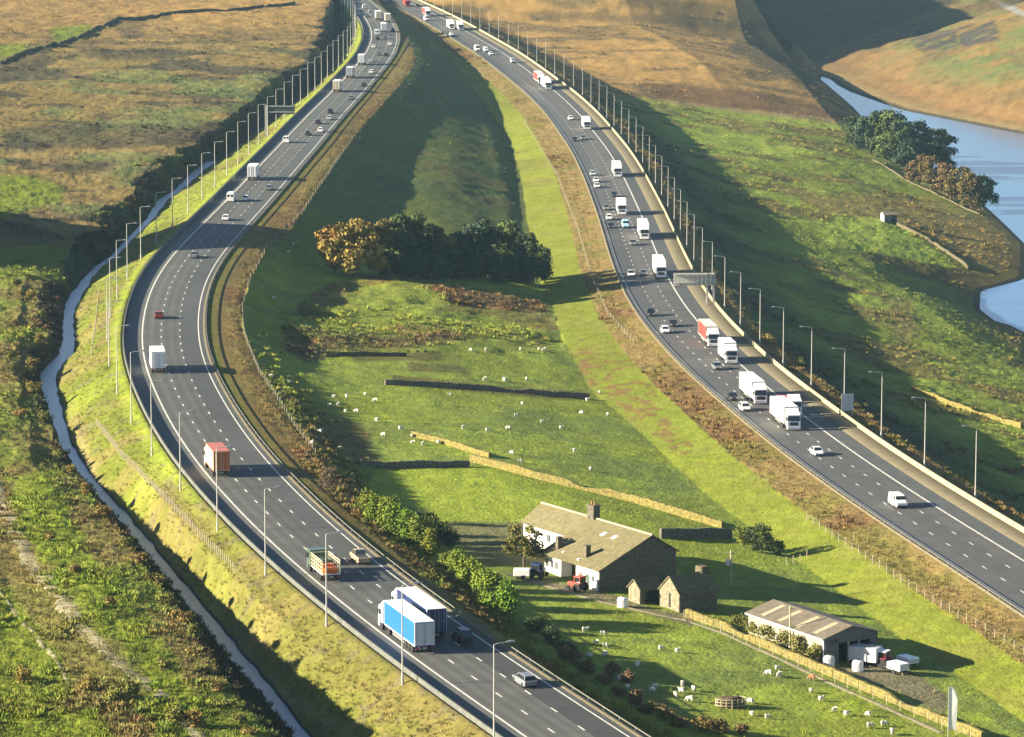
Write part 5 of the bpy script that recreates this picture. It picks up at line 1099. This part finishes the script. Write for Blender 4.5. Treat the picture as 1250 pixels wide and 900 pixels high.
for i, (x, y) in enumerate(SCB): tree('scrub_bush', x, y, random.uniform(2.2, 3.4), random.uniform(1.2, 2.2), 'bush', random.choice([OLV, BRN, (.17, .13, .05)]), 'brown scrub bush above the left carriageway, %s from the left in the lower strip' % ordinal(sorted(q[0] for q in SCB).index(x) + 1), 'bush', 'scrub bushes in the lower verge', 700, i)
SL_ = [(236,800,2.4,1.0),(249,820,2.4,1.0),(264,842,2.4,.9),(278,862,2.4,1.0),(291,882,2.4,.9),(301,896,2.6,.9),(236,780,3,2.4),(222,760,3,2.2),(205,738,2.8,2),(190,715,2.6,2),(172,690,2.6,2),(158,668,2.6,1.8),(128,632,2.6,2.2),(105,604,2.6,2.2),(86,580,2.6,2),(70,560,2.4,2),(52,515,2.6,2.4),(42,480,2.6,2.4),(40,450,2.6,2.6),(48,420,2.6,2.6),(50,390,2.6,2.4),(38,365,2.8,2.4),(20,400,2.6,2.2),(14,440,2.6,2.2),(24,510,2.6,2.0),(20,350,2.6,2.2),(135,860,2.8,2.4),(110,845,2.6,2),(160,850,2.4,2),(30,835,3,2.4),(95,700,2.2,1.6),(60,660,2,1.4),(135,740,2,1.4),(200,820,2.2,1.8),(212,885,3,2.6),(240,890,3,3)]
for i, (x, y, w_, h) in enumerate(SL_): tree('gorse_bush', x, y, w_, h * .85, 'bush', random.choice([(.21, .165, .04), (.16, .16, .035), (.20, .14, .04)]), 'olive brown gorse bush left of the stream, %s counting down from the top' % ordinal(sorted(q[1] for q in SL_).index(y) + 1), 'bush', 'gorse bushes left of the stream', 650, i)

# ------------------------------------------------------------------ ground cover: tufts of rough grass, rush and heather
def scatter(name, wgt, n, smin, smax, blades, colmul, label, seed, flatq=False):
    rng = np.random.default_rng(seed); inside = (PXG > -70) & (PXG < 1320) & (PYG > -10) & (PYG < 960)
    w_ = (wgt * inside).ravel(); cs = np.cumsum(w_); k = np.searchsorted(cs, rng.random(n) * cs[-1]); k = np.clip(k, 0, len(w_) - 1)
    i, j = k // NCOL, k % NCOL; i = np.clip(i, 0, NR - 2)
    X = GX[i, j] + rng.uniform(-.3, .3, n); Y = GY[i, j] + rng.uniform(0, 1, n) * (Yrow[i + 1] - Yrow[i]); Z = H(X, Y)
    s_ = rng.uniform(smin, smax, n) * (1 + .5 * sstep(600, 1500, Y)); col = C[i, j] * colmul * rng.uniform(.78, 1.22, n)[:, None] * (1 + rng.normal(0, .08, (n, 3)))
    tot = n * blades; r = lambda a: np.repeat(a, blades, 0); bx, by, bz, bs, bc = r(X), r(Y), r(Z), r(s_), r(col)
    a = rng.uniform(0, 2 * np.pi, tot); q = rng.uniform(0, .75, tot) * bs; cx, cy = bx + np.cos(a) * q, by + np.sin(a) * q; t = rng.uniform(0, np.pi, tot); hw = bs * rng.uniform(.05, .12, tot); hh = bs * rng.uniform(.5, 1.0, tot) * (1 - .45 * q / bs)
    tx, ty = np.cos(a) * bs * .35 + rng.normal(0, .12, tot) * bs, np.sin(a) * bs * .35 + rng.normal(0, .12, tot) * bs
    V = np.stack([np.stack([cx - np.cos(t) * hw, cy - np.sin(t) * hw, bz - .05], 1), np.stack([cx + np.cos(t) * hw, cy + np.sin(t) * hw, bz - .05], 1), np.stack([cx + tx + np.cos(t) * hw * .5, cy + ty + np.sin(t) * hw * .5, bz + hh], 1), np.stack([cx + tx - np.cos(t) * hw * .4, cy + ty - np.sin(t) * hw * .4, bz + hh * .9], 1)], 1).reshape(-1, 3)
    cc = np.repeat(np.clip(bc * rng.uniform(.75, 1.3, tot)[:, None], .003, 1), 4, 0)
    o = link(name, np_mesh(name, V, np.arange(tot * 4), 4, [LEAF], cc)); structure(o, 'stuff'); tag(o, label, 'vegetation'); return o
notrd = flat * (GZ > -43.5)
scatter('rough_grass', notrd * (np.where(R_vergeW, .4, 0) + np.where(R_vergeM | R_vergeE, .8, 0) + np.where(R_moor & (PYG > 280), .6, 0) + np.where(R_moor & (PYG <= 280), .22, 0) + np.where(R_bank, .4, 0) + np.where(R_field, .025 + .5 * rush, 0) + np.where(R_right, .18, 0) + np.where(R_slopeM, .015, 0)), 60000, .22, .50, 8, 1.05, 'rough grass tufts on the verges and moor', 5)
scatter('heath_scrub', notrd * (np.where(R_moor & (PYG > 300), .45, 0) * sstep(.54, .64, n1) + np.where(R_bank, .9, 0) + np.where(R_vergeM & (PYG > 500), .9, 0) * sstep(.44, .58, n2) + np.where(R_vergeE, .35, 0) * sstep(.52, .6, n2) + np.where(R_field, .9 * rush, 0) * sstep(.42, .55, nst) + np.where(R_field, .5, 0) * sstep(12, 3, FDX) * sstep(380, 520, PYG) + np.where(R_moor & (PYG <= 300), .10, 0) * sstep(.5, .6, nst) + np.where(R_right, .25, 0) * sstep(.54, .62, nst)), 8000, .45, 1.0, 26, 1.2, 'brown heather and rush clumps on the slopes', 6)

# ------------------------------------------------------------------ the air
hx = float(np.abs(GX).max()) + 60
b = MB(); b.box(-hx, hx, -60, float(Yrow[-1]) + 60, float(GZ.min()) - 2.0, float(max(GZ.max(), HC)) + 6)
hz = link('haze', b.mesh('haze', None)); hz.data.materials.clear()
m = bpy.data.materials.new('haze'); m.use_nodes = True; t = m.node_tree; t.nodes.clear()
pv = t.nodes.new('ShaderNodeVolumePrincipled'); pv.inputs['Color'].default_value = (.45, .76, 1.0, 1); pv.inputs['Density'].default_value = 0.00003
ou = t.nodes.new('ShaderNodeOutputMaterial'); t.links.new(pv.outputs[0], ou.inputs['Volume']); hz.data.materials.append(m)
structure(hz, 'stuff'); tag(hz, 'thin bluish haze filling the valley air', 'haze')
